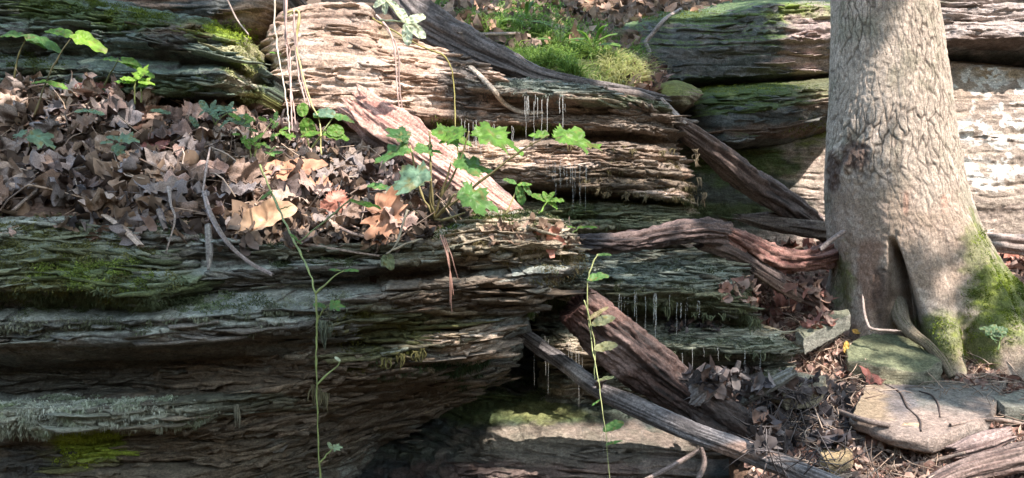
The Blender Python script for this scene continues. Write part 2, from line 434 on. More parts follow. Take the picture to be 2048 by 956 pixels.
# litter covered slope at left
sheet('leafy_slope', [
    [(-300, 150, 3.7), (100, 155, 3.6), (250, 190, 3.6), (500, 228, 3.55), (640, 285, 3.6), (760, 330, 3.5), (900, 410, 3.1)],
    [(-300, 190, 3.2), (100, 195, 3.15), (250, 222, 3.15), (500, 255, 3.15), (640, 300, 3.25), (760, 340, 3.2), (910, 418, 2.9)],
    [(-300, 315, 2.75), (100, 315, 2.75), (300, 328, 2.75), (500, 350, 2.8), (750, 380, 2.8), (880, 420, 2.75), (930, 430, 2.7)],
    [(-300, 425, 2.47), (150, 428, 2.47), (300, 440, 2.45), (420, 462, 2.45), (560, 478, 2.44), (850, 462, 2.45), (930, 440, 2.55)],
    [(-300, 520, 2.47), (150, 520, 2.48), (300, 520, 2.48), (930, 520, 2.55)],
], 3.0, soil_disp(.8, 21), soil_paint((.09, .06, .045), (.15, .10, .075)), 0.1, M_SOIL, kind='structure', key='slope')

# ------------------------------------------------------------------ rock ledges
sheet('rock_ledge', [
    [(120, -160, 4.2), (560, -120, 4.2)],
    [(120, -60, 3.65), (560, -50, 3.65)],
    [(120, 10, 3.6), (400, 15, 3.55), (560, 10, 3.55)],
    [(120, 30, 3.62), (400, 40, 3.6), (480, 60, 3.58), (550, 45, 3.62)],
    [(120, 130, 3.8), (400, 130, 3.8), (540, 120, 3.8)],
], 2.4, rock_disp(.7, -.1, 5), rock_paint(BROWN, DGREY, TAN2, blobs=[(520, 20, 50, 50, (.22, .16, .11), .7)], seed=5), 0.4, flakes=50,
    label='dark brown recessed rock face at the top, between the mossy ledge and the tan outcrop', cat='rock')

sheet('rock_ledge', [
    [(-300, -60, 3.7), (150, -30, 3.65), (300, 10, 3.6), (400, 35, 3.5), (490, 72, 3.45), (528, 125, 3.5)],
    [(-300, -30, 3.25), (150, 2, 3.25), (300, 38, 3.2), (400, 58, 3.15), (480, 84, 3.15), (525, 132, 3.25)],
    [(-300, 70, 3.18), (150, 70, 3.18), (300, 90, 3.12), (450, 112, 3.07), (525, 150, 3.15)],
    [(-300, 110, 3.27), (150, 110, 3.27), (300, 120, 3.22), (450, 128, 3.17), (528, 165, 3.2)],
    [(-300, 130, 3.15), (150, 135, 3.13), (300, 142, 3.05), (450, 145, 3.02), (522, 178, 3.1)],
    [(-300, 180, 3.14), (150, 180, 3.15), (300, 186, 3.12), (450, 188, 3.08), (512, 200, 3.12)],
    [(-300, 240, 3.5), (150, 240, 3.5), (300, 235, 3.5), (450, 226, 3.45), (520, 232, 3.4)],
    [(-300, 330, 3.5), (300, 330, 3.5), (520, 330, 3.4)],
], 2.2, rock_disp(1.15, -.06, 11, amps=(.045, .026, .011), rag=1.2, block=.55), rock_paint(DGREY, (.09, .10, .095), TEAL, (.11, .15, .12), [
    (110, 15, 80, 28, MOSS, .9), (250, 40, 100, 22, MOSS, .9), (450, 62, 60, 16, BMOSS, .95), (400, 50, 60, 14, MOSS, .8), (490, 100, 40, 22, (.40, .38, .22), .8), (490, 130, 36, 14, BMOSS, .7),
    (300, 175, 260, 14, MOSS, .6), (60, 140, 70, 12, MOSS, .5), (480, 165, 40, 24, (.45, .42, .32), .8), (510, 195, 40, 14, (.35, .38, .12), .9), (470, 215, 60, 18, (.14, .12, .05), .8),
    (330, 85, 60, 30, DBROWN, .7), (350, 60, 60, 12, BROWN, .7)], .35, 11), 0.35, flakes=380, ftilt=-.03,
    label='dark mossy layered ledge at the upper left, behind the heap of dead leaves', cat='rock')

sheet('rock_ledge', [
    [(500, 150, 4.2), (560, 30, 4.2), (640, 10, 4.2), (735, 18, 4.2), (760, 60, 4.2), (880, 100, 4.2), (950, 120, 4.2), (1010, 150, 4.2), (1120, 155, 4.2), (1220, 172, 4.1), (1300, 192, 4.0), (1375, 236, 3.8)],
    [(498, 110, 3.62), (545, 45, 3.6), (560, 22, 3.6), (640, 3, 3.6), (735, 8, 3.6), (756, 55, 3.6), (880, 100, 3.55), (950, 126, 3.5), (1010, 158, 3.45), (1120, 163, 3.42), (1220, 180, 3.42), (1300, 200, 3.45), (1372, 243, 3.5)],
    [(500, 160, 3.55), (600, 110, 3.45), (750, 130, 3.42), (900, 165, 3.40), (1010, 182, 3.36), (1120, 192, 3.33), (1220, 205, 3.37), (1300, 222, 3.39), (1375, 256, 3.42)],
    [(503, 190, 3.53), (600, 180, 3.42), (750, 195, 3.40), (900, 200, 3.42), (1010, 208, 3.48), (1120, 212, 3.47), (1220, 222, 3.43), (1300, 238, 3.43), (1378, 264, 3.45)],
    [(506, 214, 3.52), (600, 212, 3.4), (750, 224, 3.38), (900, 238, 3.4), (1010, 245, 3.43), (1120, 246, 3.41), (1250, 256, 3.38), (1380, 276, 3.43)],
    [(510, 232, 3.75), (600, 232, 3.72), (750, 246, 3.7), (900, 262, 3.66), (1010, 268, 3.6), (1120, 270, 3.58), (1250, 276, 3.55), (1372, 284, 3.52)],
    [(520, 250, 3.5), (600, 262, 3.5), (750, 290, 3.5), (870, 294, 3.42), (1010, 290, 3.37), (1120, 285, 3.34), (1250, 288, 3.34), (1385, 306, 3.4)],
    [(520, 300, 3.45), (600, 310, 3.45), (750, 325, 3.45), (900, 330, 3.34), (1050, 332, 3.3), (1200, 328, 3.27), (1300, 336, 3.3), (1400, 366, 3.36)],
    [(520, 340, 3.45), (700, 350, 3.45), (900, 364, 3.38), (1050, 366, 3.33), (1180, 376, 3.3), (1300, 390, 3.3), (1408, 404, 3.32)],
    [(520, 395, 3.75), (900, 388, 3.72), (1100, 396, 3.68), (1300, 404, 3.6), (1398, 410, 3.5)],
    [(520, 412, 3.45), (900, 408, 3.42), (1090, 407, 3.4), (1250, 409, 3.36), (1392, 414, 3.42)],
    [(520, 460, 3.4), (900, 455, 3.4), (1090, 452, 3.35), (1250, 452, 3.3), (1398, 455, 3.36)],
    [(520, 540, 3.6), (1400, 510, 3.6)],
], 2.0, rock_disp(.72, .05, 23, F=(11, 30, 80), amps=(.030, .022, .011), crack=1.1, block=.4, rag=1.2, boost=(-.28, .05, 1.25)), rock_paint(TAN, TAN2, PALE, None, [
    (1280, 250, 220, 62, (.125, .105, .085), .9), (1100, 250, 150, 60, (.19, .15, .115), .75), (960, 330, 110, 40, (.34, .27, .20), .6), (690, 35, 90, 25, (.20, .15, .12), .6), (925, 175, 40, 75, (.13, .12, .11), .9, .5),
    (1110, 172, 130, 18, (.13, .16, .14), .95, .7), (1260, 205, 100, 10, (.12, .15, .10), .8), (1240, 355, 160, 30, (.115, .095, .070), .9), (1330, 300, 90, 20, (.22, .17, .13), .7), (1250, 430, 260, 34, (.12, .14, .09), .95, .5),
    (1130, 420, 80, 22, MOSS, .7), (960, 430, 120, 30, (.15, .12, .07), .8), (620, 330, 200, 60, (.17, .13, .11), .85), (1020, 265, 60, 12, (.1, .12, .05), .6), (800, 60, 40, 15, MOSS, .4)], .15, 23), 0.5, flakes=1000, fsize=.85, edge=2.6, fbias=(-.28, .05, 7),
    label='large tan sandstone outcrop in the middle, sunlit at left and dripping with water at right', cat='rock')

sheet('rock_ledge', [
    [(1120, 60, 5.9), (1300, 20, 5.9), (1500, 0, 5.9), (1700, -5, 5.9), (1900, -50, 5.9), (2400, -90, 5.9)],
    [(1140, 95, 5.2), (1200, 62, 5.1), (1300, 42, 5.05), (1450, 28, 5.0), (1530, 8, 4.98), (1700, 12, 5.0), (1900, -25, 4.9), (2400, -60, 4.9)],
    [(1150, 130, 5.1), (1300, 100, 4.95), (1500, 85, 4.9), (1700, 70, 4.87), (1900, 40, 4.85), (2400, 30, 4.8)],
    [(1180, 172, 5.1), (1300, 160, 5.0), (1500, 152, 4.98), (1700, 140, 5.0), (1880, 82, 4.78), (2050, 72, 4.74), (2400, 75, 4.75)],
    [(1180, 195, 5.4), (1500, 182, 5.35), (1700, 175, 5.35), (1880, 122, 5.2), (2050, 135, 5.2), (2400, 140, 5.2)],
], 2.2, rock_disp(1.0, .04, 37, F=(9, 26, 80), amps=(.03, .022, .009)), rock_paint((.105, .12, .12), (.15, .155, .155), (.19, .19, .19), (.10, .15, .06), [
    (1610, 25, 70, 18, BMOSS, .85), (1350, 35, 130, 10, MOSS, .9), (1900, 40, 250, 60, (.38, .33, .31), .95), (1620, 95, 55, 80, (.34, .27, .25), .95), (1980, 85, 130, 14, (.13, .09, .07), .8)], .3, 37), 0.4, flakes=140, fsize=1.2,
    label='grey upper block of the rear rock wall, running behind the tree trunk', cat='rock')

sheet('rock_ledge', [
    [(1360, 170, 5.4), (1500, 160, 5.4), (1720, 140, 5.4)],
    [(1385, 192, 4.62), (1500, 182, 4.57), (1600, 180, 4.5), (1720, 158, 4.5)],
    [(1390, 232, 4.5), (1500, 225, 4.45), (1600, 210, 4.42), (1720, 180, 4.45)],
    [(1395, 262, 4.58), (1450, 286, 4.5), (1560, 266, 4.48), (1640, 230, 4.5), (1720, 205, 4.55)],
    [(1400, 290, 5.1), (1480, 305, 5.1), (1580, 290, 5.1), (1720, 250, 5.1)],
], 2.2, rock_disp(.8, .12, 41, F=(10, 30, 90), amps=(.024, .016, .007)), rock_paint((.085, .098, .095), (.12, .135, .13), (.16, .17, .16), (.08, .11, .035), [
    (1500, 182, 200, 12, MOSS, .9), (1640, 185, 60, 40, (.30, .24, .19), .9), (1560, 262, 100, 14, (.15, .10, .07), .8)], .3, 41, moss_top=.7), 0.3, flakes=50,
    label='jutting grey block with a mossy top, left of the tree and under the upper block', cat='rock')

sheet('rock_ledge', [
    [(1330, 240, 5.6), (1700, 210, 5.6), (1880, 115, 5.4), (1960, 122, 5.4), (2150, 140, 5.4), (2400, 140, 5.4)],
    [(1340, 265, 5.2), (1500, 265, 5.1), (1700, 235, 5.05), (1880, 122, 5.0), (1960, 130, 4.97), (2150, 152, 4.9), (2400, 150, 4.9)],
    [(1350, 310, 4.97), (1700, 290, 4.92), (1880, 220, 4.9), (2150, 235, 4.86), (2400, 240, 4.86)],
    [(1350, 400, 4.92), (1700, 390, 4.88), (1880, 360, 4.86), (2150, 370, 4.84), (2400, 370, 4.84)],
    [(1350, 520, 4.97), (1700, 510, 4.95), (1880, 510, 4.9), (2400, 510, 4.9)],
], 2.2, rock_disp(.75, .03, 47, F=(7, 17, 55), amps=(.020, .010, .005), crack=1.0, block=.15), rock_paint((.40, .34, .28), (.30, .25, .21), PALE, None, [
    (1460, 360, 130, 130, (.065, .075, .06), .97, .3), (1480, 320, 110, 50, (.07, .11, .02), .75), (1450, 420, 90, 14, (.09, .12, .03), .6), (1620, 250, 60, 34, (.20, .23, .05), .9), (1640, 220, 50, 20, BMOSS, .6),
    (1930, 170, 60, 60, (.36, .29, .22), .6), (1990, 150, 60, 16, (.42, .30, .16), .6), (1950, 215, 90, 12, (.25, .21, .18), .5)], .1, 47, lichen=[(1965, 155, 50, 26, .0), (2020, 190, 50, 34, .1), (1985, 262, 70, 34, -.02), (1990, 315, 90, 46, .12), (1960, 355, 60, 30, .1), (1925, 200, 40, 60, .3)]), 0.4, flakes=30, fsize=1.1,
    label='pale lower rock wall at the back, white with lichen right of the tree', cat='rock')

sheet('boulder', [
    [(1290, 175, 4.6), (1350, 160, 4.6), (1410, 172, 4.6)],
    [(1280, 178, 4.35), (1350, 162, 4.3), (1411, 175, 4.35)],
    [(1300, 192, 4.2), (1360, 190, 4.15), (1409, 186, 4.25)],
    [(1330, 208, 4.25), (1365, 212, 4.2), (1400, 202, 4.3)],
    [(1335, 215, 4.6), (1365, 222, 4.6), (1395, 208, 4.6)],
], 2.0, rock_disp(.35, .0, 53), rock_paint((.24, .20, .14), (.18, .16, .09), None, (.14, .15, .04), (), .1, 53), 0.15,
    label='small mossy boulder perched above the dark gap, between outcrop and rear wall', cat='rock')

sheet('rock_ledge', [
    [(-300, 400, 2.85), (300, 405, 2.85), (600, 430, 2.8), (850, 440, 2.75), (1000, 420, 2.85), (1090, 425, 2.8), (1150, 445, 2.75)],
    [(-300, 436, 2.45), (150, 438, 2.45), (300, 450, 2.42), (420, 478, 2.42), (560, 495, 2.40), (850, 482, 2.40), (980, 446, 2.48), (1090, 438, 2.48), (1160, 478, 2.52)],
    [(-300, 480, 2.36), (150, 480, 2.36), (300, 500, 2.38), (420, 510, 2.46), (560, 520, 2.44), (700, 510, 2.42), (850, 500, 2.40), (980, 470, 2.42), (1090, 462, 2.42), (1166, 495, 2.50)],
    [(-300, 575, 2.23), (150, 575, 2.20), (300, 592, 2.22), (420, 545, 2.36), (560, 540, 2.38), (700, 530, 2.38), (850, 520, 2.38), (980, 492, 2.40), (1090, 486, 2.38), (1172, 512, 2.45)],
    [(-300, 612, 2.40), (150, 615, 2.40), (300, 615, 2.38), (450, 578, 2.44), (560, 570, 2.44), (700, 562, 2.5), (850, 556, 2.52), (980, 532, 2.48), (1090, 520, 2.44), (1172, 532, 2.46)],
    [(-300, 636, 2.28), (150, 640, 2.28), (300, 640, 2.27), (450, 628, 2.28), (600, 620, 2.32), (700, 590, 2.35), (850, 570, 2.35), (980, 558, 2.37), (1090, 545, 2.36), (1160, 552, 2.42)],
    [(-300, 690, 2.31), (150, 690, 2.31), (300, 682, 2.29), (450, 668, 2.30), (600, 656, 2.32), (700, 622, 2.36), (850, 602, 2.40), (980, 590, 2.41), (1080, 590, 2.40), (1125, 572, 2.42)],
    [(-300, 745, 2.62), (150, 745, 2.62), (300, 738, 2.60), (450, 722, 2.58), (600, 702, 2.50), (700, 665, 2.46), (850, 640, 2.45), (980, 630, 2.45), (1060, 615, 2.45), (1112, 592, 2.46)],
    [(-300, 790, 2.62), (150, 788, 2.60), (300, 780, 2.55), (450, 775, 2.50), (600, 742, 2.50), (700, 705, 2.48), (850, 675, 2.46), (950, 660, 2.45), (1010, 648, 2.46), (1085, 610, 2.49)],
    [(-300, 818, 2.30), (150, 816, 2.30), (300, 810, 2.33), (400, 802, 2.36), (480, 800, 2.40), (600, 765, 2.48), (700, 732, 2.49), (850, 692, 2.45), (950, 676, 2.43), (1010, 662, 2.46), (1072, 622, 2.50)],
    [(-300, 862, 2.33), (150, 852, 2.34), (300, 842, 2.37), (400, 830, 2.40), (480, 815, 2.45), (600, 800, 2.50), (700, 772, 2.52), (850, 722, 2.50), (950, 702, 2.48), (1010, 682, 2.50), (1060, 642, 2.55)],
    [(-300, 905, 2.56), (150, 888, 2.55), (300, 872, 2.55), (400, 866, 2.52), (480, 850, 2.53), (600, 832, 2.60), (700, 800, 2.64), (850, 748, 2.62), (950, 724, 2.58), (1005, 700, 2.6), (1050, 662, 2.65)],
    [(-300, 1000, 2.50), (150, 1000, 2.50), (300, 1000, 2.52), (450, 970, 2.62), (560, 930, 2.75), (680, 840, 2.90), (850, 770, 2.95), (940, 745, 2.95), (1000, 716, 2.95), (1045, 680, 2.95)],
    [(-300, 1130, 2.60), (450, 1130, 2.75), (640, 1050, 3.1), (760, 900, 3.3), (1045, 730, 3.3)],
], 1.9, rock_disp(.85, -.03, 61, F=(13, 34, 85), amps=(.052, .028, .012), rag=1.25, block=.6), rock_paint((.12, .13, .12), (.10, .095, .082), (.17, .165, .15), (.25, .28, .25), [  # last colour lightens upward faces, a rim highlight put into the colour
    (110, 530, 230, 75, (.09, .105, .05), .8), (250, 560, 150, 45, MOSS, .7), (300, 760, 420, 60, (.085, .075, .058), .8), (650, 800, 380, 100, (.125, .095, .065), .85), (300, 930, 430, 80, (.12, .095, .065), .85), (800, 660, 110, 55, (.075, .08, .022), .85),
    (900, 580, 170, 50, (.12, .088, .062), .8), (1010, 480, 180, 50, (.32, .265, .19), .85), (750, 500, 250, 20, (.13, .13, .08), .6), (460, 800, 140, 20, (.10, .12, .09), .7), (120, 835, 260, 26, (.24, .27, .22), .85), (180, 890, 70, 30, (.20, .28, .03), .95), (130, 920, 60, 20, (.08, .10, .02), .6),
    (60, 930, 60, 40, (.05, .055, .055), .8), (940, 690, 60, 34, (.42, .32, .24), .7), (1000, 590, 90, 30, (.12, .09, .06), .6), (400, 610, 200, 20, (.12, .145, .13), .6), (1090, 440, 90, 20, (.30, .25, .18), .6)], .25, 61), 0.25, flakes=1500, fnz=.88,
    label='big overhanging dark ledge in the foreground at left, carrying the heap of dead leaves', cat='rock')

sheet('rock_ledge', [
    [(1060, 495, 3.9), (1200, 500, 3.8), (1400, 490, 3.9), (1570, 520, 3.9)],
    [(1070, 520, 3.4), (1190, 515, 3.3), (1300, 508, 3.28), (1430, 512, 3.3), (1520, 540, 3.4)],
    [(1070, 575, 3.18), (1190, 570, 3.08), (1300, 572, 3.0), (1430, 590, 3.05), (1530, 632, 3.12)],
    [(1070, 590, 3.22), (1190, 588, 3.12), (1300, 596, 3.05), (1430, 604, 3.07), (1535, 645, 3.14)],
    [(1070, 625, 3.42), (1190, 620, 3.38), (1300, 632, 3.32), (1430, 642, 3.26), (1545, 658, 3.22)],
    [(1080, 672, 3.18), (1200, 672, 3.16), (1300, 668, 3.14), (1430, 664, 3.08), (1590, 668, 3.10)],
    [(1080, 700, 3.08), (1300, 694, 3.02), (1430, 694, 2.98), (1610, 700, 3.02)],
    [(1080, 742, 3.36), (1300, 735, 3.30), (1430, 738, 3.25), (1600, 728, 3.17)],
    [(1080, 770, 3.22), (1300, 765, 3.18), (1430, 765, 3.12), (1600, 752, 3.02)],
    [(1080, 810, 3.25), (1300, 815, 3.2), (1430, 815, 3.1), (1600, 790, 3.0)],
    [(1080, 900, 3.4), (1600, 900, 3.2)],
], 2.0, rock_disp(.8, .02, 71, F=(15, 38, 90), amps=(.045, .026, .011), rag=1.5, block=.6, boost=(-9, -8, .5)), rock_paint((.13, .125, .10), (.20, .175, .135), (.09, .095, .075), (.20, .215, .17), [
    (1300, 545, 150, 26, (.16, .20, .18), .8, .8), (1400, 600, 150, 22, (.10, .115, .06), .7), (1400, 690, 220, 16, (.17, .19, .14), .8), (1170, 700, 50, 34, (.42, .36, .28), .8), (1560, 650, 60, 30, (.32, .27, .18), .6)], .45, 71), 0.3, flakes=1500, fsize=.95, fnz=1.1,
    label='stepped dripping ledge in the middle, between the big fallen log and the tree', cat='rock')

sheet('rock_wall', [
    [(420, 600, 4.0), (1100, 600, 3.95), (1620, 700, 3.9)],
    [(430, 740, 3.65), (800, 720, 3.62), (1000, 720, 3.58), (1200, 770, 3.45), (1600, 780, 3.4)],
    [(430, 820, 3.55), (800, 820, 3.5), (1000, 806, 3.4), (1120, 805, 3.22), (1300, 815, 3.2), (1600, 830, 3.2)],
    [(430, 850, 3.5), (800, 850, 3.45), (980, 846, 3.2), (1120, 850, 3.08), (1300, 860, 3.1), (1600, 860, 3.1)],
    [(430, 930, 3.4), (800, 915, 3.3), (980, 878, 3.0), (1200, 890, 2.92), (1600, 900, 2.9)],
    [(430, 1010, 3.2), (800, 985, 3.0), (1000, 950, 2.85), (1600, 950, 2.8)],
    [(430, 1100, 3.0), (1600, 1100, 2.8)],
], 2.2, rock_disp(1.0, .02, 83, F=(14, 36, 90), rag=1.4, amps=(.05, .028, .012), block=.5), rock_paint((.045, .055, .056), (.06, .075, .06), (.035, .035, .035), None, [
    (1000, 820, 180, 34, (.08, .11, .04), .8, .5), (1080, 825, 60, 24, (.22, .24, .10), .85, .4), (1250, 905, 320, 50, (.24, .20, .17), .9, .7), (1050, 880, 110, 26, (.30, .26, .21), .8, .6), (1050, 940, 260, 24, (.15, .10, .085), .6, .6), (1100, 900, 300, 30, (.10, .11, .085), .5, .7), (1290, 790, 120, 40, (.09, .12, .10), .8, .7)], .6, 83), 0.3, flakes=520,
    label='dark wet rock in the hollow under the overhanging ledge, at the bottom', cat='rock')

# ------------------------------------------------------------------ tubes, logs and sticks
def catmull(pts, n):
    pts = np.asarray(pts, float); m = len(pts)
    pe = np.vstack([2 * pts[0] - pts[1], pts, 2 * pts[-1] - pts[-2]])
    t = np.linspace(0, m - 1 - 1e-6, n); i = t.astype(int); f = (t - i)[:, None]
    a, b, c, d = pe[i], pe[i + 1], pe[i + 2], pe[i + 3]
    return 0.5 * ((2 * b) + (-a + c) * f + (2 * a - 5 * b + 4 * c - d) * f ** 2 + (-a + 3 * b - 3 * c + d) * f ** 3)
def frames(path):
    T = np.gradient(path, axis=0); T /= np.linalg.norm(T, axis=1, keepdims=True) + 1e-12
    ref = np.array([0, 0, 1.0]) if abs(T[0, 2]) < .8 else np.array([0, 1.0, 0])
    A = np.zeros_like(path); a = ref
    for i in range(len(path)):
        a = a - T[i] * a.dot(T[i]); a /= np.linalg.norm(a) + 1e-12; A[i] = a
    return T, A, np.cross(T, A)
def tube(pts, rad, nseg=8, n=None, close=True):
    n = n or max(len(pts), 4)
    pp = catmull(np.column_stack([np.array(pts, float), rad]), n)
    path, r = pp[:, :3], np.maximum(pp[:, 3], 1e-5)
    T, A, B = frames(path)
    th = np.linspace(0, 2 * np.pi, nseg, endpoint=False)
    V = path[:, None] + r[:, None, None] * (np.cos(th)[None, :, None] * A[:, None] + np.sin(th)[None, :, None] * B[:, None])
    idx = np.arange(n * nseg).reshape(n, nseg)
    q = np.stack([idx[:-1], np.roll(idx[:-1], -1, 1), np.roll(idx[1:], -1, 1), idx[1:]], -1).reshape(-1, 4)
    V = V.reshape(-1, 3)
    V = np.vstack([V, path[0], path[-1]])
    t1 = np.stack([np.roll(idx[0], -1), idx[0], np.full(nseg, n * nseg)], -1)
    t2 = np.stack([idx[-1], np.roll(idx[-1], -1), np.full(nseg, n * nseg + 1)], -1)
    return V, q, np.vstack([t1, t2])
class Soup:
    def __init__(s): s.v = []; s.q = []; s.t = []; s.c = []; s.n = 0
    def add(s, V, q=None, t=None, col=(.2, .2, .2)):
        if q is not None and len(q): s.q.append(np.asarray(q) + s.n)
        if t is not None and len(t): s.t.append(np.asarray(t) + s.n)
        s.v.append(V); s.n += len(V)
        c = np.ones((len(V), 4), np.float32); c[:, :3] = col; s.c.append(c)
    def build(s, name, mat, parent=None, smooth=True):
        V = np.vstack(s.v); fs = []
        if s.q: fs.append(np.vstack(s.q))
        if s.t: fs.append(np.vstack(s.t))
        if parent: return part(name, V, fs, mat, parent, np.vstack(s.c), smooth)
        return mesh_np(name, V, fs, mat, np.vstack(s.c), None, smooth)
LOGS = []
def log_mesh(pts, ridge=0.18, freq=3.0, flat=1.0, seed=0.0, step=2.4, splinter=(0.03, 0.03), colfn=None, twist=0.0, rough=.05):
    """pts: (px, py, depth, radius in px)"""
    a = np.array(pts, float)
    W = np.array([P(*p[:3]) for p in a]); R = a[:, 3] * a[:, 2] / F_PX
    L = np.linalg.norm(np.diff(a[:, :2], axis=0), axis=1).sum()
    n = int(max(12, L / step)); ns = int(max(14, 2 * np.pi * a[:, 3].max() / step))
    pp = catmull(np.column_stack([W, R]), n); path, r = pp[:, :3], np.maximum(pp[:, 3], .002)
    T, A, B = frames(path)
    th = np.linspace(0, 2 * np.pi, ns, endpoint=False)[None]
    s = np.concatenate([[0], np.cumsum(np.linalg.norm(np.diff(path, axis=0), axis=1))])[:, None]
    t2 = th + twist * s
    cx, sx = np.cos(t2), np.sin(t2)
    n1 = noise(cx * freq + seed, sx * freq, s * 2.2)
    n2 = noise(cx * freq * 3.2 + seed, sx * freq * 3.2, s * 5)
    n3 = noise(cx * freq * 8 + seed, sx * freq * 8, s * 14)
    rg = 1 - 2.2 * np.abs(n2)
    n4 = np.tanh(5 * noise(cx * 3 + seed, sx * 3, s * 11 + 7)) * sstep(-.1, .4, noise(cx * 1.2 + seed, sx * 1.2, s * 3)) 
    k = 1 + ridge * (n1 + .45 * rg * (.3 + .9 * sstep(-.3, .4, noise(cx * 2 + seed, sx * 2, s * 4))) + .25 * n3 + min(.45, rough * 4) * n4) + 0.12 * noise(s * 3 + seed, 1.5) + rough * fbm(cx * 6, sx * 6, s * 30, 2)
    rr = r[:, None] * k
    V = path[:, None] + rr[..., None] * (np.cos(th)[..., None] * A[:, None] * flat + np.sin(th)[..., None] * B[:, None])
    # splintered ends
    sp = noise(cx[:1] * 5 + seed, sx[:1] * 5, 3.3) + .6 * noise(cx[:1] * 13 + seed, sx[:1] * 13, 3.3)
    e = np.clip(1 - s / 0.08, 0, 1); V = V - T[0] * (e * sp * splinter[0])[..., None]
    e = np.clip(1 - (s[-1] - s) / 0.08, 0, 1); V = V + T[-1] * (e * sp * splinter[1])[..., None]
    base = (.16, .13, .115); alt = (.09, .07, .06)
    cc = np.zeros(V.shape[:2] + (4,), np.float32); cc[..., :3] = base; cc[..., 3] = .3
    px, py = pix(V)
    g = fbm(cx * freq * 2 + seed, sx * freq * 2, s * 1.5, 3)
    if colfn: cc = colfn(cc, V, px, py, g, rg)
    else: mixc(cc, alt, sstep(-.2, .4, g))
    cc[..., :3] *= np.clip(1 + .35 * n3 + .2 * rg, .4, 1.6)[..., None]
    idx = np.arange(n * ns).reshape(n, ns)
    q = np.stack([idx[:-1], np.roll(idx[:-1], -1, 1), np.roll(idx[1:], -1, 1), idx[1:]], -1).reshape(-1, 4)
    # recessed end caps
    c0 = V[0].mean(0) + T[0] * r[0] * .25; c1 = V[-1].mean(0) - T[-1] * r[-1] * .25
    h0 = (V[0] + c0) / 2 + T[0] * 0.01; h1 = (V[-1] + c1) / 2 - T[-1] * 0.01
    VV = np.vstack([V.reshape(-1, 3), h0, h1, c0, c1]); b = n * ns
    i0 = b + np.arange(ns); i1 = b + ns + np.arange(ns)
    q0 = np.stack([np.roll(idx[0], -1), idx[0], i0, np.roll(i0, -1)], -1)
    q1 = np.stack([idx[-1], np.roll(idx[-1], -1), np.roll(i1, -1), i1], -1)
    tt = np.vstack([np.stack([np.roll(i0, -1), i0, np.full(ns, b + 2 * ns)], -1), np.stack([i1, np.roll(i1, -1), np.full(ns, b + 2 * ns + 1)], -1)])
    CC = np.vstack([cc.reshape(-1, 4), cc[0] * .8, cc[-1] * .8, cc[0, :1] * .5, cc[-1, :1] * .5])
    return VV, [np.vstack([q, q0, q1]), tt], CC
def wood(base, alt, third=None, wet=.3, blobs=()):
    def f(cc, V, px, py, g, rg):
        cc[..., :3] = base; cc[..., 3] = wet
        mixc(cc, alt, sstep(-.25, .35, g))
        if third: mixc(cc, third, sstep(.25, .6, rg + .5 * g) * .8)
        for b in blobs: mixc(cc, b[4], b[5] * blob(px, py, V, *b[:4], rag=.35), b[6] if len(b) > 6 else None)
        return cc
    return f
def log(name, label, cat, pts, parts=(), group=None, **k):
    V, f, c = log_mesh(pts, **k)
    if not parts:
        o = mesh_np(name, V, f, M_WOOD, c); tag(o, label, cat, group); LOGS.append(o); return o
    root = empty(name, V[:-2].min(0) * [0, 0, 1] + V.mean(0) * [1, 1, 0]); tag(root, label, cat, group)
    LOGS.append(part('trunk', V, f, M_WOOD, root, c))
    for pn, pp, kk in parts:
        v2, f2, c2 = log_mesh(pp, **kk); LOGS.append(part(pn, v2, f2, M_WOOD, root, c2))
    return root
DK = wood((.075, .068, .066), (.045, .04, .038), (.15, .135, .13), .35)
log('fallen_log', 'long dark ridged log lying along the top of the tan outcrop', 'log',
    [(790, -20, 3.9, 34), (840, 35, 3.85, 34), (930, 88, 3.8, 33), (1010, 125, 3.75, 28), (1090, 158, 3.72, 17), (1240, 182, 3.70, 12), (1330, 196, 3.66, 5)], ridge=.3, freq=2.5, seed=3, colfn=DK, splinter=(.02, .05))
log('fallen_log', 'dark split log slanting down from the outcrop to the foot of the tree', 'log',
    [(1345, 245, 3.55, 10), (1370, 262, 3.6, 17), (1430, 305, 3.75, 22), (1500, 362, 3.9, 25), (1570, 405, 4.05, 25), (1640, 455, 4.2, 22), (1700, 490, 4.3, 18)], ridge=.34, freq=2.2, seed=8,
    colfn=wood((.085, .064, .058), (.04, .033, .031), (.17, .13, .115), .3), splinter=(.06, .02))
log('fallen_log', 'pink barkless slab of log leaning against the sunlit outcrop', 'log',
    [(715, 212, 3.26, 40), (780, 262, 3.2, 46), (850, 310, 3.12, 44), (930, 365, 3.04, 38), (1000, 412, 2.98, 26), (1050, 442, 2.94, 12)], ridge=.26, freq=2.2, seed=14, flat=1.0,
    colfn=wood((.36, .19, .155), (.24, .125, .105), (.50, .32, .26), .1, [(740, 300, 60, 30, (.05, .035, .03), .9)]), splinter=(.09, .04))  # dark blob paints the shade on the log's lower left underside
log('fallen_log', 'rotten dark log lying level across the ledge towards the tree', 'log',
    [(1150, 480, 3.05, 9), (1190, 484, 3.05, 17), (1260, 482, 3.08, 18), (1340, 468, 3.1, 20), (1400, 462, 3.15, 22), (1450, 468, 3.2, 18)], ridge=.55, freq=2.0, seed=19, rough=.2,
    colfn=wood((.06, .046, .045), (.032, .027, .028), (.14, .10, .09), .5, [(1180, 470, 45, 25, (.035, .035, .04), .9, .6)]), splinter=(.05, .03))
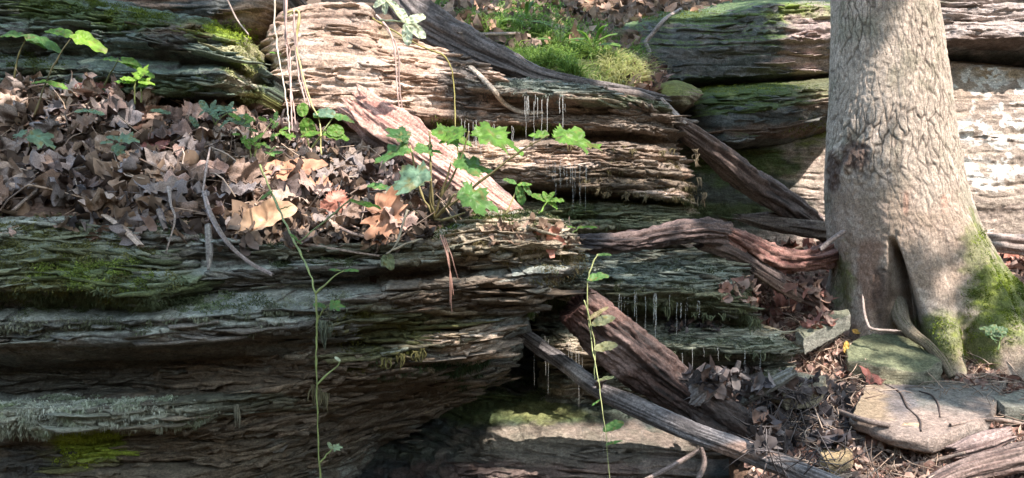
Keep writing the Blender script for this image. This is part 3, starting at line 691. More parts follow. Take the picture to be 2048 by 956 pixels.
log('fallen_log', 'reddish rotten log sagging between the level log and the tree roots', 'log',
    [(1440, 462, 3.3, 14), (1490, 490, 3.4, 22), (1550, 518, 3.5, 24), (1610, 520, 3.6, 20), (1660, 505, 3.7, 22), (1700, 480, 3.8, 22)], ridge=.4, freq=2.0, seed=23, rough=.16,
    colfn=wood((.15, .072, .062), (.05, .032, .03), (.25, .145, .12), .3))
log('broken_branch', 'dark rotten branch running under the reddish log down to the roots', 'branch',
    [(1400, 485, 3.2, 14), (1450, 500, 3.3, 16), (1500, 525, 3.4, 15), (1560, 565, 3.5, 15), (1620, 595, 3.6, 14), (1660, 610, 3.65, 8)], ridge=.3, seed=27,
    colfn=wood((.08, .06, .056), (.05, .04, .04), (.14, .11, .10), .3))
log('broken_branch', 'short brown beam of wood propped beside red leaves left of the tree', 'branch',
    [(1505, 540, 3.35, 7), (1560, 575, 3.42, 10), (1600, 598, 3.48, 8)], ridge=.3, seed=29,
    colfn=wood((.13, .085, .07), (.08, .06, .05), (.2, .15, .12), .3))
log('fallen_log', 'weathered grey brown plank of log lying against the rear wall left of the tree', 'log',
    [(1480, 434, 4.0, 5), (1530, 442, 4.05, 14), (1600, 452, 4.1, 18), (1680, 462, 4.2, 18), (1760, 478, 4.3, 18)], ridge=.35, seed=33,
    colfn=wood((.13, .10, .085), (.08, .065, .058), (.24, .20, .17), .2), splinter=(.08, .02))
log('fallen_log', 'weathered log lying at the foot of the pale wall, right of the tree', 'log',
    [(1880, 470, 4.4, 16), (1960, 482, 4.4, 17), (2060, 492, 4.4, 18), (2200, 505, 4.4, 20)], ridge=.35, seed=35,
    colfn=wood((.22, .17, .15), (.13, .10, .09), (.35, .30, .27), .1))
log('fallen_log', 'big barkless log leaning in the gap, reddish brown above and black below', 'log',
    [(1150, 606, 2.62, 40), (1200, 650, 2.64, 47), (1260, 703, 2.66, 47), (1330, 760, 2.68, 42), (1400, 812, 2.70, 43), (1460, 852, 2.72, 47), (1530, 905, 2.76, 46), (1590, 960, 2.80, 40), (1640, 1010, 2.8, 40)], ridge=.24, freq=1.9, rough=.1, seed=39, twist=.6,
    colfn=wood((.038, .026, .023), (.016, .014, .014), (.080, .052, .045), .6, [(1130, 600, 36, 50, (.06, .03, .028), .9, .3), (1220, 720, 55, 36, (.26, .20, .185), .6, .5), (1210, 625, 60, 26, (.15, .085, .07), .6), (1420, 760, 50, 22, (.30, .30, .31), .8), (1450, 870, 160, 90, (.035, .031, .030), .75, .4)]), splinter=(.006, .006),
    parts=[('stub', [(1385, 790, 2.66, 30), (1412, 768, 2.62, 22), (1440, 758, 2.6, 14)], dict(ridge=.2, seed=41, step=2.2, colfn=wood((.26, .25, .25), (.16, .15, .15)))),
           ('stub', [(1440, 800, 2.7, 10), (1465, 762, 2.72, 7), (1478, 722, 2.74, 4)], dict(ridge=.2, seed=42, colfn=wood((.03, .028, .028), (.02, .02, .02)), splinter=(.0, .0)))])
log('fallen_log', 'long thin wet log crossing in front of the big leaning log at the bottom', 'log',
    [(1025, 655, 2.95, 8), (1060, 680, 2.9, 13), (1130, 728, 2.8, 15), (1200, 780, 2.66, 17), (1290, 822, 2.52, 19), (1380, 862, 2.42, 20), (1470, 895, 2.35, 20), (1560, 930, 2.3, 20), (1650, 965, 2.25, 20), (1760, 1010, 2.2, 20)], ridge=.2, freq=2.0, seed=44,
    colfn=wood((.085, .08, .08), (.05, .047, .047), (.20, .19, .19), .7, [(1155, 745, 32, 18, (.45, .42, .40), .8, .7), (1500, 900, 70, 16, (.24, .16, .12), .8, .7)]),
    parts=[('twig', [(1200, 775, 2.64, 6), (1198, 765, 2.6, 4), (1215, 758, 2.58, 2)], dict(ridge=.2, seed=45))])
log('broken_branch', 'mossy grey stub of branch sticking up from the dark leaves', 'branch',
    [(1480, 800, 2.85, 12), (1530, 775, 2.8, 13), (1560, 758, 2.78, 12), (1588, 742, 2.76, 9)], ridge=.3, seed=47,
    colfn=wood((.14, .14, .11), (.09, .09, .07), (.22, .23, .22), .4), splinter=(.01, .02))
log('fallen_log', 'broken piece of brown log lying in the bottom right corner', 'log',
    [(1860, 975, 2.45, 18), (1930, 945, 2.48, 22), (2010, 925, 2.5, 24), (2100, 905, 2.5, 26)], ridge=.3, seed=49,
    colfn=wood((.13, .09, .078), (.08, .06, .053), (.2, .15, .13), .2))
log('broken_branch', 'short thick chunk of bark beside the broken log in the corner', 'branch',
    [(1905, 905, 2.6, 12), (1960, 888, 2.6, 17), (2020, 868, 2.62, 12)], ridge=.3, seed=50,
    colfn=wood((.16, .11, .10), (.10, .075, .07), (.26, .2, .18), .2))

# ------------------------------------------------------------------ the big tree
def tree():
    AX = 3.62
    prof = np.array([(-900, 1700, 1830), (-200, 1672, 1860), (0, 1668, 1866), (100, 1668, 1880), (200, 1663, 1892), (250, 1661, 1899), (300, 1660, 1905), (350, 1658, 1913), (400, 1660, 1925), (450, 1666, 1940), (500, 1676, 1955), (550, 1686, 1965), (600, 1694, 1972), (650, 1700, 1978), (800, 1700, 1985)], float)
    pyv = np.concatenate([np.linspace(-900, -60, 120), np.linspace(-58, 820, 470)])
    L = np.interp(pyv, prof[:, 0], prof[:, 1]); R = np.interp(pyv, prof[:, 0], prof[:, 2])
    k = np.hanning(41); k /= k.sum()
    L = np.convolve(np.pad(L, 20, mode='edge'), k, 'valid'); R = np.convolve(np.pad(R, 20, mode='edge'), k, 'valid')
    cx = (L + R) / 2; hw = (R - L) / 2
    cen = PA(cx, pyv, np.full_like(pyv, AX)); r0 = hw * AX / F_PX
    NT = 620
    th = np.linspace(-np.pi * 1.5, np.pi * .5, NT, endpoint=False)   # seam at the back
    TH, PY = np.meshgrid(th, pyv)
    z = cen[:, 2][:, None] + 0 * TH
    r = r0[:, None] + 0 * TH
    def lobe(deg, wd, py0, py1, amp, p=1.6):
        t = np.clip((PY - py0) / (py1 - py0), 0, 1.35)
        dd = (np.degrees(TH) - deg + 180) % 360 - 180
        return amp * t ** p * np.exp(-(dd / wd) ** 2)
    r = r + lobe(-58, 17, 380, 745, .27, 2.2) + lobe(-98, 13, 540, 700, .10) + lobe(-152, 13, 470, 660, .06) + lobe(-200, 20, 520, 700, .07) + lobe(-5, 24, 360, 650, .30, 2.2) + lobe(-32, 8, 480, 700, .07) + lobe(70, 30, 400, 700, .2) + lobe(130, 25, 400, 700, .2)
    # hollow between the roots
    dd = (np.degrees(TH) + 124 + 180) % 360 - 180
    t = np.clip((PY - 470) / 190, 0, 1.3)
    wd = 2.5 + 10 * t ** 1.3
    r = r - .21 * sstep(0, .25, t) * np.exp(-(dd / wd) ** 4)
    dd2 = (np.degrees(TH) + 82 + 180) % 360 - 180
    t2 = np.clip((PY - 610) / 90, 0, 1.4); r = r - .07 * t2 * np.exp(-(dd2 / 7) ** 4)
    # vertical flutes above the roots
    r = r + .024 * sstep(250, 620, PY) * noise(np.cos(TH) * 2.6, np.sin(TH) * 2.6, z * 1.2)
    # burl with a rough dark wound
    db = ((np.degrees(TH) + 150 + 180) % 360 - 180)
    bu = np.exp(-(db / 26) ** 2 - ((PY - 325) / 55) ** 2)
    r = r + .030 * bu + .022 * bu * fbm(np.cos(TH) * 9, np.sin(TH) * 9, z * 22, 3)
    # bark plates: distance to cell borders, cells taller than wide
    sarc = TH * .21
    wx = sarc + .012 * noise(sarc * 14, z * 9, 2.) + .006 * noise(sarc * 40, z * 28, 2.) + .02 * noise(sarc * 3, z * 2, 5.); wz = z + .02 * noise(sarc * 10, z * 7, 9.)
    def worley(u, v):
        ui = np.floor(u); vi = np.floor(v); F1 = np.full(u.shape, 9., np.float32); F2 = F1.copy()
        for a in (-1, 0, 1):
            for b in (-1, 0, 1):
                i = (ui + a).astype(int); j = (vi + b).astype(int)
                h = _perm[(_perm[i & 255] + j) & 255]; h2 = _perm[(h + 77) & 255]
                d = np.hypot(ui + a + h / 256 - u, (vi + b + h2 / 256 - v))
                F2 = np.where(d < F1, F1, np.minimum(F2, d)); F1 = np.minimum(F1, d)
        return F2 - F1
    b1 = worley(wx / .021, wz / .105); b2 = worley(wx / .008 + 40, wz / .034)
    crack = 1 - sstep(.0, .20, b1); crack2 = 1 - sstep(0, .3, b2)
    strong = .45 + .55 * sstep(-.45, .35, noise(sarc * 6, z * 3.5, 4.))
    smooth_zone = sstep(330, 420, PY) * (1 - sstep(-150 + 70, -150 + 110, np.degrees(TH) + 0 * PY)) * sstep(-190, -170, np.degrees(TH))
    strong = strong * (1 - .45 * np.clip(smooth_zone, 0, 1))
    r = r - strong * (.0048 * crack + .0018 * crack2) + .003 * noise(sarc * 60, z * 45, 1.) + .005 * noise(sarc * 14, z * 7, 8.)
    V = np.stack([cen[:, 0][:, None] + r * np.cos(TH), cen[:, 1][:, None] + r * np.sin(TH), z], -1)
    px, py = pix(V)
    c = np.zeros(V.shape[:2] + (4,), np.float32); c[..., :3] = (.40, .345, .285)
    g = fbm(sarc * 8, z * 5, 3., 3)
    mixc(c, (.30, .275, .215), sstep(-.1, .5, g)); mixc(c, (.48, .41, .34), sstep(.05, .6, fbm(sarc * 25, z * 10, 7., 3)))
    mixc(c, (.07, .056, .045), .8 * crack * strong); mixc(c, (.12, .10, .085), .4 * crack2 * strong)
    mixc(c, (.29, .215, .165), .6 * np.clip(smooth_zone, 0, 1) * sstep(-.5, .3, g))
    mixc(c, (.38, .23, .17), .6 * blob(px, py, V, 1812, 405, 6, 22, 3) + .6 * blob(px, py, V, 1888, 405, 6, 18, 4))
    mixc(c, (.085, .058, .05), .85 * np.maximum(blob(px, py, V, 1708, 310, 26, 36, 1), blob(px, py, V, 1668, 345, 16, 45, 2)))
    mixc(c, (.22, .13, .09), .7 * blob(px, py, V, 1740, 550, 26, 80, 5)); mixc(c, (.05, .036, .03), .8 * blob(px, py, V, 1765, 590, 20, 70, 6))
    ms = np.maximum.reduce([blob(px, py, V, 2000, 600, 60, 85, 7), .85 * blob(px, py, V, 1960, 700, 40, 45, 8), .8 * blob(px, py, V, 1880, 670, 50, 60, 9), .6 * blob(px, py, V, 1690, 560, 22, 60, 10), .7 * blob(px, py, V, 1955, 500, 30, 60, 12)])
    mixc(c, (.085, .12, .025), .9 * ms); mixc(c, (.20, .24, .04), .5 * ms * sstep(.1, .5, fbm(sarc * 30, z * 30, 3., 2)))
    root = empty('tree', (float(cen[400, 0]), AX, 0.55))
    tag(root, 'large grey barked tree with a hollow between its flared mossy roots', 'tree')
    idx = np.arange(V.shape[0] * NT).reshape(V.shape[0], NT)
    q = np.stack([idx[:-1], np.roll(idx[:-1], -1, 1), np.roll(idx[1:], -1, 1), idx[1:]], -1).reshape(-1, 4)[:, ::-1]
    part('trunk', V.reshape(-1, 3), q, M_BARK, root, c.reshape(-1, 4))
    SHEETS['tree'] = dict(G=V, n=np.stack([np.cos(TH), np.sin(TH), 0 * TH], -1), px=px, py=py, moss=ms)
    for pts, sd in (([(1796, 605, 3.47, 17), (1801, 630, 3.41, 17), (1808, 648, 3.34, 14), (1826, 668, 3.28, 12), (1858, 692, 3.24, 10), (1885, 722, 3.2, 9), (1905, 755, 3.16, 7)], 61),):
        v, f, cc = log_mesh(pts, ridge=.06, seed=sd, splinter=(0, 0), colfn=wood((.15, .125, .09), (.09, .09, .045), (.20, .17, .13), .1))
        part('root', v, f, M_BARK, root, cc)
    v, f, cc = log_mesh([(1726, 596, 3.42, 2.5), (1728, 620, 3.36, 3), (1734, 645, 3.3, 3), (1745, 658, 3.26, 3), (1790, 662, 3.22, 3)], ridge=.05, seed=62, colfn=wood((.36, .30, .26), (.26, .20, .17)))
    part('root', v, f, M_BARK, root, cc)
    # limbs, well above the frame
    top = cen[0]
    Vt = []
    S = Soup()
    r1 = r0[0]
    for (ex, ey, ez, rr) in ((1.5, -2.0, 4.5, .8), (-1.0, -2.5, 4.0, .7), (2.6, .2, 3.5, .6), (-2.2, -1.0, 4.2, .6), (.5, -3.6, 5.0, .6), (3.0, -3.0, 4.8, .5), (.3, 1.6, 4.0, .6)):
        v, qq, tt = tube([top - [0, 0, .3], top + np.array([ex, ey, ez]) * .3 + [0, 0, .2], top + np.array([ex, ey, ez]) * .65, top + np.array([ex, ey, ez])], [r1 * rr, r1 * rr * .7, r1 * rr * .4, .02], 12, 24)
        S.add(v, qq, tt, (.2, .18, .15))
    S.build('limbs', M_BARK, root)
    return root, top
TREE, TREE_TOP = tree()

# ------------------------------------------------------------------ loose stones
def stone(label, outline, thick, paint, seed=0.0, amp=.006, N=150, lift=.10):
    W = np.array([P(p[0], p[1], p[2] - lift) for p in outline]); n = len(W)
    seg = np.linalg.norm(np.roll(W, -1, 0) - W, axis=1); cum = np.concatenate([[0], np.cumsum(seg)])
    t = np.linspace(0, cum[-1], N, endpoint=False); Wc = np.vstack([W, W[:1]])
    E = np.stack([np.interp(t, cum, Wc[:, i]) for i in range(3)], -1)
    c = W.mean(0); rows = []
    for r in list(np.linspace(.02, .97, 32)) + [.992, 1.0]: rows.append(c + (E - c) * r)
    m = max(5, int(thick / .006))
    for k in range(1, m + 1):
        g = E + np.array([0, 0, -thick * k / m]); g = c * [1, 1, 0] + g * [0, 0, 1] + (g - c) * [1, 1, 0] * (1 + .03 * math.sin(k / m * 3)); rows.append(g)
    G = np.array(rows); x, y, z = G[..., 0], G[..., 1], G[..., 2]
    G[:, :, 2] += amp * fbm(x * 7 + seed, y * 7, z * 3, 3) + .3 * amp * noise(x * 50, y * 50, z * 50)
    rad = (G - c) * [1, 1, 0]; rad /= np.linalg.norm(rad, axis=-1, keepdims=True) + 1e-6
    side = np.zeros(len(rows)); side[30:] = 1
    G += rad * (side[:, None] * (.006 * fbm(x * 12 + seed, y * 12, z * 20, 3) + .008 * terrace(x, y, z, 40, 6, seed)))[..., None]
    du = np.roll(G, -1, 1) - G; dv = np.gradient(G, axis=0); nn = np.cross(du, dv); nn /= np.linalg.norm(nn, axis=-1, keepdims=True) + 1e-9
    if nn[5, :, 2].mean() < 0: nn = -nn
    px, py = pix(G); cc = paint(G, nn, px, py)
    nv = len(rows); idx = np.arange(nv * N).reshape(nv, N)
    q = np.stack([idx[:-1], idx[1:], np.roll(idx[1:], -1, 1), np.roll(idx[:-1], -1, 1)], -1).reshape(-1, 4)
    V = np.vstack([G.reshape(-1, 3), c, G[-1].mean(0)])
    tt = np.vstack([np.stack([idx[0], np.roll(idx[0], -1), np.full(N, nv * N)], -1), np.stack([np.roll(idx[-1], -1), idx[-1], np.full(N, nv * N + 1)], -1)])
    C4 = np.vstack([cc.reshape(-1, 4), cc[0, :1], cc[-1, :1]])
    o = mesh_np('stone', V, [q, tt], M_ROCK, C4); tag(o, label, 'stone')
    SHEETS['stone%d' % len(SHEETS)] = dict(G=np.concatenate([G, G[:, :1]], 1), n=None, px=px, py=py)
    return o
SP = lambda a, b, t=None, blobs=(), seed=0: rock_paint(a, b, None, t, blobs, .1, seed)
stone('large flat slab lying on the ground in front of the tree', [(1738, 768, 3.28), (1800, 756, 3.36), (1875, 753, 3.40), (2012, 763, 3.33), (2002, 778, 3.25), (1984, 814, 3.05), (1966, 838, 2.92), (1866, 874, 2.76), (1790, 863, 2.8), (1706, 828, 2.94), (1722, 795, 3.1)], .05,
      SP((.24, .195, .165), (.18, .16, .14), None, [(1740, 805, 50, 40, (.25, .19, .115), .7), (1900, 780, 100, 30, (.12, .135, .125), .7), (1800, 800, 30, 35, (.09, .09, .10), .7), (1870, 845, 50, 20, (.27, .21, .175), .6)], 3), 3, .004, 170, .17)
stone('mossy green stone tucked under the root of the tree', [(1692, 690, 3.42), (1722, 672, 3.5), (1790, 668, 3.52), (1845, 690, 3.4), (1880, 722, 3.26), (1840, 740, 3.2), (1760, 735, 3.22), (1698, 716, 3.3)], .09,
      SP((.22, .21, .14), (.15, .155, .12), (.13, .145, .085), (), 4), 4, .012)
stone('squarish grey block of stone left of the tree roots', [(1592, 660, 3.3), (1640, 628, 3.45), (1697, 616, 3.48), (1700, 628, 3.40), (1655, 652, 3.30), (1608, 676, 3.2)], .06,
      SP((.20, .20, .17), (.15, .155, .13), (.15, .155, .11), (), 5), 5, .008, 150, .04)
stone('grey green slab cut off by the right edge of the picture', [(1985, 792, 3.1), (2060, 778, 3.16), (2160, 790, 3.1), (2140, 815, 2.95), (2010, 812, 2.98)], .07, SP((.19, .19, .16), (.13, .14, .11), None, (), 6), 6)
stone('small tan wedge of stone at the lower edge of the large flat slab', [(1793, 862, 2.75), (1806, 845, 2.8), (1842, 847, 2.8), (1836, 868, 2.74)], .02, SP((.40, .30, .20), (.34, .26, .18), None, (), 7), 7, .002, 60)
stone('small yellowish stone beside the grey mossy branch stub', [(1640, 905, 2.72), (1665, 885, 2.78), (1705, 900, 2.74), (1690, 925, 2.68), (1655, 928, 2.66)], .05, SP((.34, .26, .14), (.24, .19, .12), None, (), 8), 8, .004, 80)
stone('pale layered stone at the lip of the dripping ledge, above the dark debris', [(1540, 762, 3.0), (1600, 745, 3.06), (1650, 752, 3.05), (1640, 775, 2.95), (1570, 785, 2.92)], .06, SP((.24, .22, .16), (.17, .16, .12), None, (), 9), 9, .006, 100)

def bvh_of(keys=None):
    vs = []; fs = []; off = 0
    for k, s in SHEETS.items():
        if keys and k not in keys: continue
        G = s['G'][::3, ::3]; nv, nu = G.shape[:2]
        idx = np.arange(nv * nu).reshape(nv, nu) + off
        fs += np.stack([idx[:-1, :-1], idx[1:, :-1], idx[1:, 1:], idx[:-1, 1:]], -1).reshape(-1, 4).tolist()
        vs.append(G.reshape(-1, 3)); off += nv * nu
    if keys is None:
        for o in LOGS:
            me = o.data; n = len(me.vertices); co = np.zeros(n * 3, np.float32); me.vertices.foreach_get('co', co)
            vs.append(co.reshape(-1, 3) + (np.array(o.parent.location) if o.parent else 0))
            fs += [tuple(i + off for i in p.vertices) for p in me.polygons]; off += n
    return BVHTree.FromPolygons(np.vstack(vs).tolist(), fs)
BVH = bvh_of()
def hit(px, py):
    d = P(px, py, 1.0) - CAM; d = d / np.linalg.norm(d)
    loc, nor, i, t = BVH.ray_cast(Vector(CAM), Vector(d), 30)
    return (np.array(loc), np.array(nor if nor.dot(Vector(d)) < 0 else -nor)) if loc is not None else None
def at(px, py, lift=0.0, default=2.5):
    h = hit(px, py)
    if h is None: return P(px, py, default)
    v = CAM - h[0]; v /= np.linalg.norm(v)
    return h[0] + v * lift

# ------------------------------------------------------------------ moss: short tufts on the ledges
ROCKS = [k for k in SHEETS if k.startswith('rock')]
def in_region(px, py, G, blobs, seed=0.0):
    m = np.zeros(px.shape, np.float32)
    for b in blobs:
        m = np.maximum(m, (b[4] if len(b) > 4 else 1.0) * blob(px, py, G, b[0], b[1], b[2], b[3], seed + b[0] * .1, .6, .3))
    return m
def moss(label_name, keys, blobs, n, ln, cols, droop=.3, facing=None, seed=1, wd=.0013, spread=.7):
    r = np.random.default_rng(seed); SV = []; SC = []
    for k in keys:
        s = SHEETS[k]; G, N_ = s['G'][1:-1, 1:-1], s['n'][1:-1, 1:-1]; px, py = s['px'][1:-1, 1:-1], s['py'][1:-1, 1:-1]
        near = np.zeros(px.shape, bool)
        for b in blobs: near |= (np.abs(px - b[0]) < b[2] * 1.5) & (np.abs(py - b[1]) < b[3] * 1.5)
        if not near.any(): continue
        g, nn = G[near], N_[near]; m = in_region(px[near], py[near], g, blobs)
        if facing is not None: m = m * sstep(facing - .3, facing + .3, nn[:, 2] + .3 * noise(g[:, 0] * 15, g[:, 1] * 15, g[:, 2] * 15))
        if m.sum() < 5: continue
        SV.append((g, nn, m))
    if not SV: return
    g = np.vstack([a[0] for a in SV]); nn = np.vstack([a[1] for a in SV]); m = np.concatenate([a[2] for a in SV])
    m = m * (g[:, 1] ** 2) * (.06 + sstep(-.12, .22, fbm(g[:, 0] * 16, g[:, 1] * 16, g[:, 2] * 22 + seed, 2)))
    i = r.choice(len(g), n, p=m / m.sum()); p = g[i] + r.normal(0, .003, (n, 3)); nv = nn[i]
    d = nv * .7 + r.normal(0, spread, (n, 3)); d[:, 2] += .15 - droop * 1.2; d /= np.linalg.norm(d, axis=1, keepdims=True)
    L = ln * r.uniform(.4, 1.3, n) * (g[i][:, 1] / 2.5) ** .5
    sd = np.cross(d, r.normal(size=(n, 3))); sd /= np.linalg.norm(sd, axis=1, keepdims=True); sd *= wd * r.uniform(.7, 1.4, n)[:, None]
    mid = p + d * (L * .55)[:, None]; tip = p + d * L[:, None]; tip[:, 2] -= droop * L * .5
    V = np.stack([p - sd * .7, p + sd * .7, mid + sd, mid - sd, tip], 1).reshape(-1, 3)
    b = np.arange(n)[:, None] * 5
    cn = .5 + .5 * np.clip(1.8 * fbm(p[:, 0] * 7, p[:, 1] * 7, p[:, 2] * 14, 2), -1, 1) + r.normal(0, .15, n); cn = np.clip(cn, 0, 1)[:, None]
    cc = np.ones((n, 5, 4), np.float32); cc[..., :3] = (np.array(cols[0]) * (1 - cn) + np.array(cols[1]) * cn)[:, None] * r.uniform(.7, 1.25, (n, 1, 1))
    o = mesh_np('moss', V, [b + [0, 1, 2, 3], b + [3, 2, 4]], M_MOSS, cc.reshape(-1, 4), smooth=False)
    tag(o, kind='stuff'); return o
G1, G2, G3 = (.045, .07, .018), (.10, .14, .035), (.15, .19, .05)
GT1, GT2 = (.09, .115, .065), (.26, .29, .22)
OL1, OL2 = (.10, .09, .035), (.24, .20, .11)
# foreground ledge
moss('m', ROCKS, [(70, 510, 180, 70, .8), (190, 560, 130, 40, .7)], 24000, .010, ((.08, .09, .035), (.19, .20, .08)), .2, seed=2)
moss('m', ROCKS, [(180, 545, 90, 30), (250, 565, 60, 24)], 6500, .010, ((.13, .18, .04), (.22, .30, .07)), .2, seed=3)
moss('m', ROCKS, [(120, 600, 220, 22), (330, 600, 130, 26), (280, 580, 80, 30)], 15000, .014, (GT1, (.15, .20, .11)), .6, seed=4)
moss('m', ROCKS, [(300, 455, 140, 14), (620, 520, 110, 18), (600, 480, 60, 20), (350, 480, 90, 12)], 9000, .011, ((.05, .07, .035), (.12, .15, .08)), .3, .2, seed=5)
moss('m', ROCKS, [(200, 650, 230, 14, .8), (520, 625, 90, 26), (660, 610, 40, 40), (420, 640, 100, 14), (60, 660, 90, 12)], 13000, .010, (GT1, GT2), .7, seed=6)
moss('m', ROCKS, [(110, 825, 200, 26), (300, 830, 110, 18), (40, 850, 60, 20), (350, 845, 40, 12)], 24000, .013, ((.22, .28, .17), (.56, .62, .55)), .8, seed=7)
moss('m', ROCKS, [(180, 890, 60, 26), (150, 915, 36, 14)], 6000, .008, ((.18, .25, .03), (.34, .42, .06)), .3, seed=8)
moss('m', ROCKS, [(770, 680, 90, 44, .8), (700, 720, 50, 20), (730, 640, 60, 26, .6)], 9000, .012, ((.06, .06, .018), (.13, .14, .025)), .8, seed=9)
moss('m', ROCKS, [(1060, 490, 100, 44, .7), (900, 470, 90, 30, .8), (1100, 540, 60, 40, .8), (960, 435, 110, 14), (1140, 500, 30, 30)], 13000, .013, (OL1, OL2), .7, seed=10)
moss('m', ROCKS, [(940, 445, 110, 20), (880, 455, 60, 16)], 5000, .012, (G1, G2), .2, seed=11)
moss('m', ROCKS, [(860, 730, 110, 18, .8), (1000, 770, 90, 24, .9)], 5000, .014, ((.03, .055, .03), (.07, .11, .05)), .8, seed=12)
# dripping ledge in the middle
moss('m', ROCKS, [(1280, 600, 130, 22), (1400, 600, 150, 22), (1480, 640, 70, 18), (1200, 575, 50, 14)], 14000, .016, ((.08, .09, .05), (.17, .19, .10)), .9, seed=13)
moss('m', ROCKS, [(1390, 690, 210, 16), (1250, 695, 80, 14), (1560, 690, 60, 12)], 13000, .016, ((.08, .10, .06), (.20, .22, .15)), .9, seed=14)
moss('m', ROCKS, [(1320, 550, 190, 22, .7), (1420, 530, 100, 14)], 9000, .008, ((.07, .09, .045), (.16, .20, .13)), .3, .1, seed=15)
moss('m', ROCKS, [(1450, 755, 120, 16), (1300, 745, 100, 14, .6), (1130, 620, 50, 20), (1350, 650, 90, 12)], 8000, .015, (G1, (.12, .14, .06)), .9, seed=16)
# tan outcrop
moss('m', ROCKS, [(1090, 178, 100, 18), (1160, 172, 60, 10)], 9000, .013, ((.12, .15, .13), (.26, .30, .25)), .6, seed=17)
moss('m', ROCKS, [(1250, 350, 120, 14, .7), (1310, 330, 80, 14), (1360, 380, 50, 20), (1180, 310, 90, 8, .6), (1250, 370, 60, 12)], 4500, .012, (OL1, (.22, .18, .11)), .9, seed=18)
moss('m', ROCKS, [(1250, 425, 220, 24, .8), (1150, 430, 110, 24)], 14000, .012, ((.06, .085, .04), (.16, .17, .08)), .7, seed=19)
moss('m', ROCKS, [(925, 175, 36, 70)], 5000, .008, ((.12, .11, .10), (.24, .22, .19)), .4, seed=20)
moss('m', ROCKS, [(1050, 255, 70, 10), (890, 240, 40, 8)], 2500, .012, (OL1, G3), .8, seed=21)
# upper left ledge
moss('m', ROCKS, [(110, 12, 90, 22), (240, 40, 90, 20), (170, 20, 60, 16)], 9000, .012, (G1, (.13, .17, .03)), .2, seed=22)
moss('m', ROCKS, [(440, 62, 60, 16), (475, 82, 34, 12)], 4500, .012, ((.14, .20, .02), (.30, .38, .05)), .2, seed=23)
moss('m', ROCKS, [(490, 100, 34, 18), (490, 140, 30, 14), (510, 200, 36, 12)], 4500, .009, ((.22, .24, .08), (.42, .42, .24)), .5, seed=24)
moss('m', ROCKS, [(300, 178, 200, 10), (60, 120, 60, 20, .5), (330, 160, 120, 8)], 4500, .009, (G1, (.12, .16, .06)), .3, seed=25)
# rear wall
moss('m', ROCKS, [(1350, 32, 130, 10), (1610, 22, 60, 14), (1500, 180, 170, 10), (1620, 250, 50, 20, .7)], 6000, .010, ((.09, .12, .02), (.20, .25, .04)), .2, seed=26)
# roots of the tree
SHEETS['tree_low'] = dict(G=SHEETS['tree']['G'][:, :], n=SHEETS['tree']['n'], px=SHEETS['tree']['px'], py=SHEETS['tree']['py'])
moss('m', ['tree_low'], [(2000, 610, 60, 70), (1960, 700, 40, 34), (1880, 690, 36, 40, .6), (1960, 520, 20, 50, .4)], 14000, .007, ((.08, .115, .02), (.20, .27, .03)), .2, seed=27)
del SHEETS['tree_low']

# ------------------------------------------------------------------ leaves
def leaf_geo(kind, curl=.3, fold=.2, seed=0, K=44, rings=5, crumple=.05):
    """unit leaf: stalk at the origin, tip at +y"""
    r = np.random.default_rng(seed); a = np.linspace(-np.pi, np.pi, K, endpoint=False)   # 0 points to the tip
    if kind == 'maple':
        c0 = .36; rad = np.full(K, .30)
        for ca, l, w_ in ((0, .64, .30), (.95, .56, .28), (-.95, .56, .28), (1.95, .42, .30), (-1.95, .42, .30)):
            rad = np.maximum(rad, .24 + (l - .24) * np.clip(1 - np.abs(a - ca) / (w_ * 2.0), 0, 1) ** .85)
        rad = rad * (1 + .075 * np.where(np.arange(K) % 2, 1, -1))
    elif kind == 'oak':
        c0 = .5; rad = 1 / np.sqrt((np.cos(a) / .52) ** 2 + (np.sin(a) / .30) ** 2)
        rad = rad * (1 + .26 * np.cos(a * 9) * np.abs(np.sin(a)) ** .5)
    elif kind == 'heart':
        c0 = .38; rad = .40 * (1 + .12 * np.cos(2 * a)) + .2 * np.clip(np.cos(a), 0, 1) ** 9; rad = rad - .18 * np.exp(-((np.abs(a) - np.pi) / .35) ** 2)
    elif kind == 'round':
        c0 = .45; rad = 1 / np.sqrt((np.cos(a) / .5) ** 2 + (np.sin(a) / .40) ** 2)
    elif kind == 'blade':
        c0 = .5; rad = 1 / np.sqrt((np.cos(a) / .55) ** 2 + (np.sin(a) / .13) ** 2)
    else:   # ovate
        c0 = .48; rad = 1 / np.sqrt((np.cos(a) / .52) ** 2 + (np.sin(a) / .25) ** 2) * (1 + .02 * np.cos(a * 20))
    rad = rad * (1 + .05 * r.normal(size=K)) if kind in ('maple', 'oak') else rad
    rr = np.linspace(0, 1, rings + 1)[1:]
    x = (rr[:, None] * rad[None] * np.sin(a)[None]).ravel(); y = c0 + (rr[:, None] * rad[None] * np.cos(a)[None]).ravel()
    x = np.append(x, 0); y = np.append(y, c0)
    ph = r.uniform(0, 6.28); u = x * math.cos(ph) + (y - .5) * math.sin(ph)
    z = curl * 1.6 * u ** 2 + fold * np.abs(x) + crumple * noise(x * 5 + seed, y * 5, seed * .7) * 1.5 + crumple * .5 * noise(x * 14 + seed, y * 14, 2.)
    z = z + curl * .8 * np.clip(np.hypot(x, y - c0) - .3, 0, 1) ** 1.5 * np.sin(3 * np.arctan2(x, y - c0) + ph)
    V = np.stack([x, y, z], -1)
    idx = np.arange(K * rings).reshape(rings, K)
    q = np.stack([idx[:-1], idx[1:], np.roll(idx[1:], -1, 1), np.roll(idx[:-1], -1, 1)], -1).reshape(-1, 4)
    t = np.stack([np.roll(idx[0], -1), np.full(K, K * rings), idx[0]], -1)
    return V, q, t
